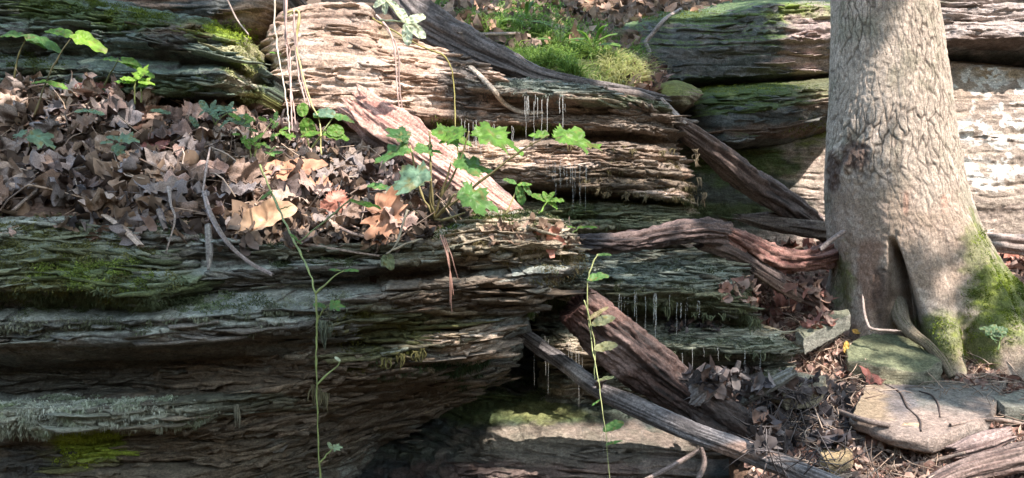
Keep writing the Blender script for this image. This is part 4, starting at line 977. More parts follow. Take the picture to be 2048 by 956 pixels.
def basis(tip, nrm):
    y = np.array(tip, float); y /= np.linalg.norm(y); z = np.array(nrm, float); z = z - y * z.dot(y); z /= np.linalg.norm(z) + 1e-9
    return np.stack([np.cross(y, z), y, z], 1)

# ---- the heap of dead leaves: 250 leaves one by one, scraps below them as one mass
def area_sample(key, n, reg, r):
    s = SHEETS[key]; G = s['G'][:-1, :-1]; a = s['G'][1:, :-1] - G; b = s['G'][:-1, 1:] - G
    A = np.linalg.norm(np.cross(a, b), axis=-1); px, py = s['px'][:-1, :-1], s['py'][:-1, :-1]
    A = A * reg(px, py, G)
    i = r.choice(A.size, n, p=(A / A.sum()).ravel()); return G.reshape(-1, 3)[i], s['n'][:-1, :-1].reshape(-1, 3)[i], px.ravel()[i], py.ravel()[i]
def scatter_mass(name, key, n, reg, sizes, cols, kinds, seed, lift=.01, tilt=.5, mat=None, K=14, pts=None):
    r = np.random.default_rng(seed)
    p, nn, _, _ = pts if pts is not None else area_sample(key, n, reg, r)
    protos = [leaf_geo(k, r.uniform(.3, 1.1), r.uniform(-.2, .4), 50 + j, K, 2, .12) for j, k in enumerate(list(kinds) * 3)]
    S = Soup(); Vs = []; Qs = []; Ts = []; Cs = []; off = 0
    for i in range(len(p)):
        V, q, t = protos[r.integers(len(protos))]
        nr = nn[i] + r.normal(0, tilt, 3); B = basis(r.normal(size=3), nr)
        v = V - [0, .5, 0]; sc = r.uniform(*sizes)
        Vs.append((v * sc) @ B.T + p[i] + nn[i] * (lift * r.uniform(.2, 1)))
        Qs.append(q + off); Ts.append(t + off); off += len(V)
        c = np.ones((len(V), 4), np.float32); c[:, :3] = np.array(cols[r.integers(len(cols))]) * r.uniform(.75, 1.25); Cs.append(c)
    o = mesh_np(name, np.vstack(Vs), [np.vstack(Qs), np.vstack(Ts)], mat or M_LITTER, np.vstack(Cs)); tag(o, kind='stuff'); return o
lr = np.random.default_rng(5)
def slope_reg(px, py, G):
    return ((px > -120) & (px < 930) & (py < 486) & (px < 700 + (py - 280) * 1.6)) * 1.0
BITS = [(.20, .15, .115), (.13, .095, .075), (.27, .20, .15), (.075, .058, .05), (.17, .13, .11), (.23, .16, .11)]
scatter_mass('leaf_litter', 'slope', 1500, slope_reg, (.04, .10), BITS, ('oak', 'ovate', 'maple'), 11, .02, .6)
protos = []
for j in range(12):
    kind = ['maple', 'ovate', 'oak', 'oak', 'ovate', 'ovate'][j % 6]
    V, q, t = leaf_geo(kind, .3 + .14 * (j % 5), [.3, -.2, .5, .1][j % 4], 100 + j, 44, 6, .16)
    S = Soup(); S.add(V - [0, .45, 0], q, t)
    sv, sq, st_ = tube([[0, -.45, .01], [.01, -.6, .02], [.03, -.78, .05]], [.008, .007, .006], 5, 5); 
    Vv = np.vstack([V - [0, .45, 0], sv]); 
    o = mesh_np('dead_leaf', Vv, [np.vstack([q, sq + len(V)]), np.vstack([t, st_ + len(V)])], M_DEAD, None, link=False)
    protos.append(o)
def put_leaf(proto, p, B, sc, label, group, mat=None):
    o = proto.copy()
    if mat:
        kk = (proto.name, mat.name)
        if kk not in _pc: _pc[kk] = proto.data.copy(); _pc[kk].materials.clear(); _pc[kk].materials.append(mat)
        o.data = _pc[kk]
    COL.objects.link(o)
    o.matrix_world = Matrix.Translation(Vector(p)) @ Matrix(B.tolist()).to_4x4() @ Matrix.Scale(sc, 4)
    tag(o, label, 'dead leaf', group); return o
DL = [(n_, plain(n_.replace(' ', '_') + '_leaf', c_, .6)) for n_, c_ in (('brown', (.23, .165, .13)), ('pale tan', (.40, .31, .25)), ('grey brown', (.25, .21, .19)), ('dark brown', (.10, .073, .065)), ('pinkish tan', (.38, .27, .23)), ('weathered grey', (.19, .17, .17)))]
def zone(x, y):
    xs = ['at the far left', 'near the crooked pale stick', 'below the stacked seedling', 'around the upright twig', 'above the folded tan leaf', 'beside the orange leaves', 'below the pink slab of log']
    z_ = xs[int(np.clip((x + 60) / 130, 0, 6))]
    return z_ + (', against the rocks' if y < 240 else ', higher up' if y < 310 else ', lower down' if y < 390 else ', near the lip')
_pc = {}
p, nn, lx, ly = area_sample('slope', 275, lambda px, py, G: slope_reg(px, py, G) * (px > -60), lr)
order = np.argsort(-p[:, 1])
for c, i in enumerate(order):
    sc = lr.uniform(.085, .15) * (1.1 if lx[i] < 500 else .85)
    nr = nn[i] + lr.normal(0, .42, 3) + np.array([0, -.25, 0]); B = basis(lr.normal(size=3) * [1, .6, .3], nr)
    j = int(lr.integers(12)); cn, cm = DL[int(lr.choice(len(DL), p=[.22, .2, .16, .16, .14, .12]))]
    shp = ['pointed', 'oval', 'wavy edged'][j % 3] if j % 6 != 4 else 'oval'; shp = {0: 'lobed', 1: 'oval', 2: 'wavy edged', 3: 'wavy edged', 4: 'oval', 5: 'oval'}[j % 6]
    put_leaf(protos[j], p[i] + nn[i] * lr.uniform(.015, .055), B, sc, ('small ' if sc < .100 else 'large ' if sc > .130 else '') + cn + ' ' + shp + ' dead leaf ' + zone(lx[i], ly[i]), 'dead leaves heaped on the foreground ledge', cm)
M_ORANGE = plain('orange_dead_leaf', (.42, .225, .14), .6); M_RED = plain('red_dead_leaf', (.20, .08, .065), .5); M_REDP = plain('pinkish_dead_leaf', (.44, .20, .15), .5)
M_TANL = plain('tan_dead_leaf', (.45, .30, .19), .6); M_DKL = plain('dark_dead_leaf', (.075, .045, .035), .5); M_BLK = plain('black_dead_leaf', (.055, .052, .055), .4); M_YEL = plain('yellow_dead_leaf', (.45, .28, .07), .6)
def special(px, py, sz, kind, label, mat, ang=90, tau=60, curl=.4, fold=.2, seed=1, lift=.05, thin=False):
    p_ = at(px, py, lift); V, q, t = leaf_geo(kind, curl, fold, seed, 60, 7, .06)
    a_ = math.radians(ang); tip = (math.cos(a_), .15, math.sin(a_)); tt_ = math.radians(tau)
    B = basis(tip, (0, -math.sin(tt_), math.cos(tt_)))
    V = ((V - [0, .45, 0]) * (sz * p_[1] / F_PX)) @ B.T + p_
    o = mesh_np('dead_leaf', V, [q, t], mat); tag(o, label, 'dead leaf'); return o
special(768, 440, 112, 'oak', 'big orange dead leaf standing upright at the edge of the ledge', M_ORANGE, 70, 85, .35, .1, 3, .13)
special(530, 445, 125, 'ovate', 'folded tan dead leaf lying at the end of the heap above the hanging vine', M_TANL, 25, 55, .5, .5, 4, .06)
special(737, 372, 75, 'ovate', 'dark brown rolled leaf beside the lower end of the pink slab of log', M_DKL, 80, 70, 1.3, .2, 5, .05)
special(675, 412, 80, 'maple', 'pointed pink maple leaf at the edge of the heap', M_REDP, -60, 60, .3, -.2, 6, .05)
special(590, 345, 120, 'ovate', 'broad pale orange leaf in the sun at the top of the heap', M_ORANGE, 10, 45, .5, .2, 7, .04)
special(640, 385, 90, 'maple', 'small orange lobed leaf in the sunny patch of the heap', M_ORANGE, 150, 40, .5, .2, 8, .04)
special(16, 228, 85, 'round', 'yellowish curled leaf at the left edge in front of the mossy ledge', M_TANL, 120, 60, .7, .3, 9, .04)
special(305, 298, 100, 'maple', 'dark red leaf lying in the middle of the heap', M_RED, 190, 40, .2, .1, 10, .05)
special(190, 180, 95, 'oak', 'reddish brown leaf at the foot of the mossy ledge between the seedlings', M_RED, 10, 55, .3, .1, 11, .03)
special(278, 238, 72, 'ovate', 'rolled brown leaf standing under the bright seedling', M_DKL, 95, 80, 1.2, .3, 12, .04)
special(1098, 478, 70, 'maple', 'pale pink leaf caught on the tip of the foreground ledge', M_REDP, -80, 70, .3, -.2, 13, .03)
special(1565, 622, 80, 'maple', 'bright red brown leaf at the lower end of the reddish log', M_REDP, 170, 55, .4, .1, 14, .02)
special(1715, 663, 26, 'ovate', 'small yellow leaf on the ground at the foot of the tree hollow', M_YEL, 0, 50, .2, .1, 15, .01)
special(1692, 695, 24, 'ovate', 'small yellow leaf on edge beside the mossy stone', M_YEL, 80, 80, .2, .1, 16, .01)
special(1745, 752, 60, 'maple', 'dark red leaf between the mossy stone and the flat slab', M_RED, 160, 40, .4, .1, 17, .01)
special(1965, 745, 34, 'maple', 'small tan star shaped leaf at the foot of the front root', M_TANL, 30, 50, .2, .1, 18, .01)
special(2010, 525, 60, 'ovate', 'reddish leaf on the sunny ground behind the tree at right', M_REDP, 20, 40, .4, .2, 19, .01)

# ---- ground litter at right, on the hill and on the ledges
RB = [(.33, .21, .17), (.22, .14, .115), (.40, .28, .225), (.10, .07, .06), (.46, .34, .27), (.29, .165, .13), (.35, .26, .22)]
scatter_mass('leaf_litter', 'ground', 10500, lambda px, py, G: ((px > 1500) & (px < 2150) & (py > 560) & (py < 990)) * (.6 + .4 * sstep(-.2, .3, noise(G[..., 0] * 3, G[..., 1] * 3, 1.))), (.02, .065), RB, ('ovate', 'blade', 'oak', 'blade'), 12, .012, .5, K=10)
scatter_mass('leaf_litter', 'ground', 900, lambda px, py, G: ((px > 1430) & (px < 2200) & (py > 480) & (py < 660)) * 1.0, (.04, .10), RB + [(.35, .15, .12)], ('ovate', 'maple'), 13, .02, .6)
scatter_mass('leaf_litter', 'hill', 2300, lambda px, py, G: ((px > 800) & (px < 1600) & (py < 130)) * (py < 110), (.05, .12), [(.30, .22, .17), (.20, .15, .12), (.12, .09, .07), (.36, .27, .2), (.42, .26, .18)], ('ovate', 'maple', 'oak'), 14, .03, .6)
scatter_mass('leaf_litter', 'hill', 160, lambda px, py, G: ((px > 1240) & (px < 1340) & (py > 130) & (py < 200)) * 1.0, (.05, .10), RB, ('ovate', 'maple'), 15, .03, .6)
def pts_px(n, box, r, lift=0.0):
    P_ = []; N_ = []
    for _ in range(n * 2):
        h = hit(r.uniform(box[0], box[2]), r.uniform(box[1], box[3]))
        if h is not None and h[1][2] > .15: P_.append(h[0]); N_.append(h[1])
        if len(P_) >= n: break
    return (np.array(P_), np.array(N_), None, None)
r15 = np.random.default_rng(15)
BLK = [(.06, .055, .06), (.12, .10, .095), (.04, .035, .035), (.20, .18, .175), (.16, .11, .09)]
for box, n, cols, sz, sd in (((1440, 560, 1560, 620), 110, RB, (.03, .07), 16), ((1550, 575, 1660, 660), 120, [(.28, .135, .11), (.19, .105, .085), (.3, .2, .16), (.24, .17, .14)], (.04, .09), 17), ((1330, 645, 1440, 670), 60, BLK, (.02, .05), 18),
                             ((1500, 770, 1700, 900), 430, BLK, (.035, .09), 19), ((1380, 740, 1520, 800), 90, BLK, (.04, .08), 20), ((960, 455, 1160, 500), 60, [(.34, .24, .18), (.2, .14, .1)], (.02, .05), 21), ((430, 470, 860, 500), 130, BITS, (.03, .07), 22), ((120, 425, 460, 470), 60, BITS + BLK, (.03, .08), 23)):
    q_ = pts_px(n, box, r15)
    if len(q_[0]) > 3: scatter_mass('leaf_litter', None, n, None, sz, cols, ('ovate', 'oak', 'blade'), sd, .03, .8, pts=q_)

# needles and thin twigs in the litter
def twigs(key, n, reg, ln, cols, seed, rad=.0012):
    r = np.random.default_rng(seed); p, nn, _, _ = area_sample(key, n, reg, r); S = Soup()
    for i in range(n):
        d = r.normal(size=3); d -= nn[i] * d.dot(nn[i]) * .8; d /= np.linalg.norm(d); L = r.uniform(*ln); a = p[i] + nn[i] * r.uniform(.01, .05)
        k = r.normal(0, .12 * L, 3)
        v, q, t = tube([a - d * L / 2, a + k, a + d * L / 2], [rad * r.uniform(.7, 2)] * 2 + [rad * .6], 4, 6); S.add(v, q, t, np.array(cols[r.integers(len(cols))]))
    tag(S.build('twig_litter', M_STEM), kind='stuff')
TW = [(.35, .28, .22), (.22, .16, .12), (.12, .09, .07), (.42, .32, .24)]
twigs('ground', 1300, lambda px, py, G: ((px > 1540) & (px < 2150) & (py > 600) & (py < 990)) * 1.0, (.04, .16), TW, 31)
twigs('slope', 260, slope_reg, (.08, .3), TW, 32, .0016)
r3 = np.random.default_rng(33); S = Soup()
for _ in range(150):
    a = at(r3.uniform(1500, 1700), r3.uniform(780, 940), .03); d = r3.normal(size=3) * [1, .6, .8]; d /= np.linalg.norm(d); L = r3.uniform(.05, .2)
    v, q, t = tube([a - d * L / 2, a + r3.normal(0, .015, 3), a + d * L / 2], [.0015, .002, .001], 4, 6); S.add(v, q, t, np.array((.07, .062, .06)) * r3.uniform(.5, 2))
tag(S.build('twig_litter', M_STEM), kind='stuff')

# ------------------------------------------------------------------ sticks
def stick(label, pts, colr=(.30, .25, .21), alt=(.17, .14, .12), cat='stick', seed=1, **k):
    """pts: (px, py, lift above what lies there, radius px); a 5th value fixes the depth"""
    q = []
    for p_ in pts:
        if len(p_) > 4: q.append((p_[0], p_[1], p_[4], p_[3]))
        else: w_ = at(p_[0], p_[1], p_[2]); q.append((p_[0], p_[1], w_[1], p_[3]))
    if len(q) > 2:
        dd = np.array([a[2] for a in q]); dd[1:-1] = np.minimum(dd[1:-1], (dd[:-2] + dd[2:]) / 2 + .02); q = [(a[0], a[1], float(d_), a[3]) for a, d_ in zip(q, dd)]
    kw = dict(ridge=.16, seed=seed, rough=.06, splinter=(.004, .004)); kw.update(k)
    V, f, c = log_mesh(q, colfn=wood(colr, alt), **kw)
    tag(mesh_np('stick', V, f, M_WOOD, c), label, cat); 
stick('crooked pale stick lying across the left end of the leaf heap', [(25, 422, .04, 3.5), (70, 385, .05, 4.5), (110, 350, .05, 4.5), (150, 340, .05, 4.5), (195, 332, .05, 3.5)], seed=2)
stick('straight thin tan stick reaching from the crooked stick to the middle of the heap', [(105, 320, .06, 2.4), (180, 328, .06, 2.8), (250, 345, .06, 2.6), (325, 385, .06, 2.2)], (.40, .32, .25), seed=3)
stick('long grey stick drooping from the heap over the mossy ledge', [(408, 385, .06, 4, 2.5), (422, 430, .05, 5.5, 2.42), (455, 485, .05, 5, 2.36), (500, 525, .05, 4.5, 2.34), (546, 550, .04, 4, 2.33)], (.27, .24, .24), seed=4)
stick('flat pale piece of bark hanging over the lip of the ledge', [(208, 430, 0, 8, 2.42), (245, 455, 0, 11, 2.38), (282, 492, 0, 9, 2.33)], (.44, .36, .30), (.33, .27, .22), seed=5, flat=.35)
stick('strip of grey bark hanging straight down over the ledge', [(415, 448, 0, 6, 2.4), (419, 500, 0, 8, 2.36), (417, 540, 0, 3, 2.34)], (.20, .19, .17), (.13, .12, .11), seed=6, flat=.4)
stick('short dark twig pointing down from the heap beside the flat bark', [(318, 420, .05, 5, 2.42), (325, 440, .04, 5, 2.4), (332, 460, .04, 4, 2.38)], (.14, .12, .12), seed=7)
stick('very thin bent twig hanging left of the grey bark strip', [(338, 375, 0, 4, 2.5), (342, 410, 0, 2.2, 2.42), (350, 440, 0, 1.8, 2.38), (332, 505, 0, 1.5, 2.34)], (.33, .28, .25), seed=8)
stick('upright pale twig in the middle of the leaf heap', [(404, 395, .05, 2, 2.5), (412, 340, .08, 2.2, 2.6), (420, 295, .1, 1.6, 2.68)], (.40, .33, .30), seed=9)
stick('pale broken stub standing at the top of the heap below the ledge', [(372, 198, .03, 6), (380, 212, .03, 5), (392, 226, .03, 4)], (.48, .38, .30), seed=10)
stick('thin brown twig along the sunny end of the ledge', [(590, 400, .05, 2.4), (640, 435, .05, 3.4), (700, 465, .05, 3.2), (745, 478, .05, 2.4)], (.30, .22, .18), seed=11)
stick('second thin brown twig crossing behind the twig on the sunny end', [(620, 398, .05, 2), (680, 440, .05, 2.6), (720, 458, .05, 2)], (.34, .25, .20), seed=12)
stick('pale branched twig at the top edge of the foreground ledge beside the orange leaf', [(560, 480, .04, 3), (620, 490, .04, 3.5), (680, 500, .04, 3), (760, 512, .04, 2)], (.32, .25, .20), seed=13)
stick('grey stick bent like an elbow hanging over the rear wall block', [(1362, 18, .05, 3.2), (1330, 38, .05, 4), (1305, 68, .05, 4.5), (1292, 85, .05, 4), (1299, 108, .05, 3.8), (1270, 108, .05, 2.6)], (.25, .21, .19), seed=14)
stick('long thin stick lying across the grassy mound', [(915, 66, .05, 2.4), (980, 68, .06, 3), (1050, 66, .06, 3), (1115, 58, .06, 2.4)], (.33, .27, .22), seed=15)
stick('pale root running down the wet part of the tan outcrop', [(905, 108, .01, 4), (945, 138, .01, 4.5), (985, 178, .012, 4.5), (1010, 208, .015, 4.5), (1045, 225, .02, 4.5), (1088, 225, .02, 4)], (.52, .45, .36), (.40, .33, .26), cat='root', seed=16)
stick('short bleached stick at the right end of the outcrop above the split log', [(1322, 196, .02, 3), (1345, 222, .02, 5), (1374, 250, .02, 4)], (.48, .40, .34), seed=17)
stick('dark splintered stick on the crest of the outcrop at the end of the long log', [(1215, 180, .02, 5), (1270, 188, .02, 8), (1310, 200, .02, 6)], (.13, .11, .10), seed=18)
stick('long grey stick on the ground in front of the flat slab', [(1662, 862, .02, 5), (1740, 880, .02, 6.5), (1820, 895, .02, 6), (1902, 914, .02, 4)], (.27, .215, .19), seed=19)
stick('dark stick leaning from the debris to the corner of the flat slab', [(1670, 820, .02, 5), (1720, 838, .03, 6), (1780, 852, .02, 5)], (.15, .115, .10), seed=20)
stick('thin dark stick pointing down to the bottom edge below the debris', [(1660, 835, .03, 2.5), (1700, 890, .03, 3.2), (1748, 958, .03, 3)], (.17, .13, .12), seed=21)
stick('pale curved branch at the bottom below the long wet log', [(1285, 962, 0, 4, 2.5), (1340, 935, 0, 5.5, 2.5), (1402, 898, 0, 4, 2.52)], (.30, .24, .22), seed=22)
stick('short forked branch at the bottom beside the pale curved branch', [(1402, 895, 0, 4, 2.5), (1408, 925, 0, 5, 2.48), (1395, 962, 0, 5, 2.45)], (.22, .17, .15), seed=23)
stick('bare grey twig propped against the reddish log by the tree', [(1640, 500, 0, 5, 3.5), (1665, 478, 0, 5, 3.5), (1690, 462, 0, 5, 3.5)], (.22, .19, .18), seed=24)
stick('brown stick across the ground near the right edge', [(1900, 850, .02, 3), (1980, 838, .02, 4), (2060, 850, .02, 3)], (.28, .2, .16), seed=25)
stick('slender stick along the bottom right, in front of the broken log', [(1760, 935, .02, 3), (1850, 925, .02, 4), (1930, 905, .02, 3)], (.32, .25, .2), seed=26)
stick('thin root hanging from the upper ledge onto the outcrop', [(455, 0, 0, 1.6, 3.3), (475, 40, 0, 1.8, 3.25), (498, 70, 0, 1.4, 3.2)], (.42, .33, .28), cat='root', seed=27)

stick('thin dark root crossing the middle of the large flat slab', [(1770, 768, .004, 1.2), (1800, 785, .004, 1.8), (1815, 815, .004, 2.0), (1838, 838, .004, 2.0), (1842, 862, .004, 1.5)], (.07, .05, .045), (.05, .04, .035), cat='root', seed=31)
stick('thin dark root curving over the right half of the large flat slab', [(1838, 782, .004, 1.0), (1862, 790, .004, 1.6), (1876, 808, .004, 1.8), (1880, 835, .004, 1.4)], (.07, .05, .045), (.05, .04, .035), cat='root', seed=32)

# ------------------------------------------------------------------ plants
def green_leaf(root, px, py, d, ang, lnpx, tau, kind, colr, depth=.1, curl=.1, fold=.12, seed=0, name='leaf'):
    V, q, t = leaf_geo(kind, curl, fold, seed, 56, 9, .06)
    ax_ = np.abs(V[:, 0]); vein = np.exp(-(ax_ / .022) ** 2) + .5 * np.clip(1 - np.abs(((V[:, 1] - ax_ * .8) * 7) % 1 - .5) * 5, 0, 1)
    spot = sstep(.28, .42, noise(V[:, 0] * 6 + seed, V[:, 1] * 6, seed * .37)) * .7
    V[:, 2] -= .22 * V[:, 1] ** 2                       # the tip droops
    tau = tau * .55 if tau < 81 else tau * .9
    a_ = math.radians(ang); tt_ = math.radians(tau); B = basis((math.cos(a_), depth, math.sin(a_)), (0, -math.sin(tt_), math.cos(tt_)))
    V = (V * (lnpx * d / F_PX)) @ B.T + P(px, py, d)
    c = np.ones((len(V), 4), np.float32); c[:, :3] = np.array(colr)[None] * (1 + .3 * vein[:, None]); c[:, :3] = c[:, :3] * (1 - spot[:, None]) + np.array([.22, .20, .07]) * spot[:, None]
    return part(name, V, [q, t], M_GREEN, root, c)
def plant_stem(root, pts, rpx, colr, name='stem'):
    W = [P(*p_) for p_ in pts]; S = Soup()
    if len(W) == 2: W = [W[0], (W[0] + W[1]) / 2 + [0.004, 0, .003], W[1]]
    L_ = sum(np.linalg.norm(W[i + 1] - W[i]) for i in range(len(W) - 1)); nn_ = max(6, int(L_ / .022)); rr_ = np.random.default_rng(int(abs(pts[-1][0]) * 7 + pts[-1][1]))
    pp_ = catmull(np.array(W), nn_); wob = rr_.normal(0, .0010, pp_.shape); wob[0] = wob[-1] = 0; pp_ = pp_ + wob
    b_r = rpx * W[0][1] / F_PX; rd = b_r * np.linspace(1.1, .6, nn_) * (1 + .30 * (rr_.random(nn_) > .8) + .12 * rr_.normal(size=nn_))
    v, q, t = tube(pp_, rd, 6, nn_ * 3); cv = np.array(colr) * (1 + .25 * rr_.normal()); S.add(v, q, t, np.clip(cv, .02, .8))
    return S.build(name, M_STEM, root)
def plant(name, label, base, leaves, stems, stemcol=(.16, .18, .07), cat='plant', group=None, rpx=2.0):
    root = empty(name, P(*base)); tag(root, label, cat, group)
    for s_ in stems: plant_stem(root, s_, rpx, stemcol)
    for i, l in enumerate(leaves): green_leaf(root, *l, seed=int(abs(l[0]) + i))
    return root
LG = (.13, .27, .045); LG2 = (.22, .40, .05); DG = (.05, .13, .04); CY = (.16, .27, .18); LG3 = (.10, .22, .06)
b0 = (868, 438, 2.52)
plant('maple_seedling', 'leafy green maple sapling with long stalks in front of the pink slab of log', b0, [
    (938, 262, 2.46, -12, 118, 62, 'maple', LG), (936, 262, 2.47, 195, 66, 60, 'maple', LG), (858, 262, 2.5, -8, 92, 64, 'maple', LG), (818, 285, 2.5, 140, 58, 66, 'maple', DG), (826, 300, 2.48, 185, 84, 60, 'maple', LG3), (824, 300, 2.48, 5, 60, 58, 'maple', LG3),
    (868, 350, 2.42, 188, 108, 76, 'maple', CY), (900, 325, 2.46, -5, 92, 60, 'maple', LG3), (908, 388, 2.40, -12, 98, 74, 'maple', LG3), (1098, 270, 2.40, -4, 112, 66, 'maple', LG), (1100, 272, 2.42, 170, 44, 60, 'maple', LG), (775, 378, 2.48, 160, 44, 70, 'ovate', LG3)],
    [[b0, (880, 400, 2.5), (915, 330, 2.48), (938, 262, 2.46)], [b0, (862, 350, 2.5), (858, 262, 2.5)], [b0, (840, 380, 2.5), (820, 290, 2.5)], [b0, (860, 400, 2.46), (862, 358, 2.42)], [b0, (885, 380, 2.48), (902, 325, 2.46)], [b0, (890, 415, 2.45), (910, 388, 2.40)], [b0, (940, 380, 2.46), (1030, 310, 2.42), (1098, 270, 2.40)], [b0, (820, 420, 2.5), (775, 378, 2.48)], [b0, (890, 440, 2.45), (930, 425, 2.42)]], (.22, .19, .09), rpx=2.6)
plant('seedling', 'small wilted seedling at the lower end of the pink slab of log', (1012, 428, 2.6), [(1035, 372, 2.6, -70, 40, 80, 'ovate', LG3), (1035, 370, 2.6, 10, 30, 60, 'ovate', LG), (1032, 368, 2.6, 150, 28, 70, 'ovate', LG3), (1045, 366, 2.6, -50, 30, 80, 'ovate', LG3)], [[(1012, 428, 2.6), (1025, 400, 2.6), (1036, 370, 2.6)]], (.28, .26, .12))
plant('seedling', 'small star shaped green seedling in the dark gap under the outcrop', (1072, 432, 2.65), [(1095, 402, 2.65, 150, 36, 70, 'ovate', LG), (1095, 402, 2.65, 60, 24, 70, 'ovate', LG), (1095, 402, 2.65, 10, 34, 66, 'ovate', LG), (1095, 402, 2.65, 110, 22, 70, 'ovate', LG), (1095, 402, 2.65, -30, 26, 80, 'ovate', LG)], [[(1072, 432, 2.65), (1084, 418, 2.65), (1095, 402, 2.65)]], (.16, .28, .06))
plant('seedling', 'thin green sprig at the left end of the rotten level log', (1140, 480, 2.6), [(1155, 456, 2.6, 10, 40, 60, 'blade', LG), (1150, 457, 2.6, 160, 26, 60, 'blade', LG)], [[(1140, 480, 2.6), (1148, 465, 2.6), (1156, 456, 2.6)]], (.2, .3, .1))
plant('seedling', 'two leaved seedling at the far left with pale drooping leaves', (28, 158, 3.05), [(52, 73, 3.0, 168, 62, 55, 'ovate', LG3), (52, 73, 3.0, -14, 70, 58, 'ovate', LG3), (58, 76, 3.0, -20, 40, 70, 'heart', LG3)], [[(28, 158, 3.05), (38, 110, 3.02), (52, 73, 3.0)]], (.13, .13, .06), rpx=1.8)
plant('seedling', 'tall seedling with bright green leaves before the mossy upper ledge', (68, 232, 2.95), [(143, 72, 2.92, 158, 62, 60, 'ovate', LG), (143, 70, 2.92, -18, 70, 62, 'heart', LG2), (93, 165, 2.93, 170, 34, 60, 'ovate', LG), (93, 165, 2.93, -8, 40, 60, 'ovate', LG)], [[(68, 232, 2.95), (92, 165, 2.93), (120, 110, 2.92), (143, 74, 2.92)]], (.14, .13, .07), rpx=1.8)
plant('seedling', 'seedling with three spread leaves right of the tall seedling', (208, 172, 3.05), [(236, 122, 3.0, 162, 40, 58, 'ovate', LG3), (238, 120, 3.0, -6, 44, 60, 'heart', LG), (245, 124, 3.0, -10, 34, 60, 'heart', LG), (268, 136, 3.0, -16, 42, 60, 'ovate', LG)], [[(208, 172, 3.05), (222, 145, 3.02), (236, 122, 3.0)], [(236, 122, 3.0), (252, 128, 3.0), (268, 136, 3.0)]], (.14, .16, .07), rpx=1.6)
plant('seedling', 'short seedling with one glowing yellow green lobed leaf', (270, 208, 2.95), [(272, 160, 2.92, 60, 40, 70, 'maple', LG2), (272, 162, 2.92, 160, 36, 62, 'ovate', LG2), (274, 162, 2.92, 0, 34, 64, 'maple', LG2), (268, 166, 2.92, 165, 42, 60, 'blade', LG), (276, 172, 2.92, 10, 18, 60, 'heart', LG)], [[(270, 208, 2.95), (269, 180, 2.93), (271, 162, 2.92)], [(282, 205, 2.95), (284, 185, 2.93), (278, 172, 2.92)]], (.22, .26, .1), rpx=1.5)
plant('seedling', 'bluish green two leaved seedling low at the left side of the heap', (58, 288, 2.7), [(55, 268, 2.66, 175, 34, 74, 'maple', CY), (55, 266, 2.66, -22, 58, 70, 'maple', CY)], [[(58, 300, 2.72), (56, 268, 2.66)]], (.2, .2, .1), rpx=1.5)
plant('seedling', 'bluish green seedling with stacked leaves left of the dark red leaf', (228, 300, 2.7), [(232, 278, 2.66, 5, 44, 74, 'maple', CY), (225, 286, 2.66, 170, 28, 70, 'ovate', CY), (222, 292, 2.66, -25, 34, 80, 'maple', CY), (212, 274, 2.67, 0, 30, 66, 'ovate', CY)], [[(228, 305, 2.72), (228, 280, 2.66)]], (.2, .2, .1), rpx=1.5)
plant('seedling', 'tiny pale seedling in the back of the heap above the stacked seedling', (172, 232, 2.9), [(175, 222, 2.88, 172, 30, 70, 'ovate', CY), (177, 222, 2.88, -6, 30, 70, 'ovate', CY)], [[(174, 240, 2.92), (176, 222, 2.88)]], (.2, .2, .1), rpx=1.4)
cr = np.random.default_rng(44)
plant('ground_plant', 'low cluster of small bluish leaves under the lit end of the upper ledge', (430, 240, 2.95), [(cr.uniform(402, 478), cr.uniform(216, 240), 2.93 + cr.uniform(-.03, .03), cr.uniform(-30, 210), cr.uniform(18, 32), cr.uniform(50, 85), 'ovate', CY) for _ in range(16)] + [(300 + 40 * k, 222 + 6 * k, 2.95, 10 + 150 * k, 28, 70, 'ovate', CY) for k in range(3)], [[(430, 250, 2.96), (425, 235, 2.94), (415, 225, 2.93)], [(430, 250, 2.96), (445, 232, 2.94), (462, 225, 2.93)]], (.18, .24, .1), rpx=1.3)
plant('ground_plant', 'weedy green plant with fine leaves between the heap and the hanging vines', (505, 320, 2.8), [(cr.uniform(478, 560), cr.uniform(225, 310), 2.82 + cr.uniform(-.05, .05), cr.uniform(-40, 220), cr.uniform(14, 30), cr.uniform(50, 85), 'ovate', LG3 if k % 2 else LG) for k in range(26)], [[(505, 330, 2.82), (510, 290, 2.8), (498, 240, 2.8)], [(505, 330, 2.82), (520, 280, 2.8), (545, 240, 2.8)], [(505, 330, 2.82), (500, 300, 2.8), (485, 270, 2.8)]], (.25, .3, .12), rpx=1.3)
plant('ground_plant', 'round leaved plant at the foot of the hanging vines', (620, 300, 3.0), [(606, 232, 2.95, 95, 30, 82, 'round', LG), (612, 238, 2.95, -80, 40, 85, 'round', LG), (628, 232, 2.95, 10, 34, 75, 'round', LG), (668, 232, 2.95, 160, 46, 70, 'round', CY), (665, 232, 2.95, -6, 44, 66, 'ovate', LG3), (655, 262, 2.92, 5, 34, 82, 'round', LG), (648, 270, 2.92, 0, 50, 72, 'ovate', LG), (640, 268, 2.92, 175, 42, 68, 'ovate', LG), (590, 275, 2.95, 150, 30, 60, 'ovate', LG), (560, 262, 2.95, 30, 26, 60, 'ovate', LG)], [[(620, 300, 3.0), (612, 265, 2.96), (608, 236, 2.95)], [(620, 300, 3.0), (645, 265, 2.95), (668, 232, 2.95)], [(620, 300, 3.0), (640, 275, 2.93), (652, 265, 2.92)]], (.3, .36, .16), rpx=1.5)
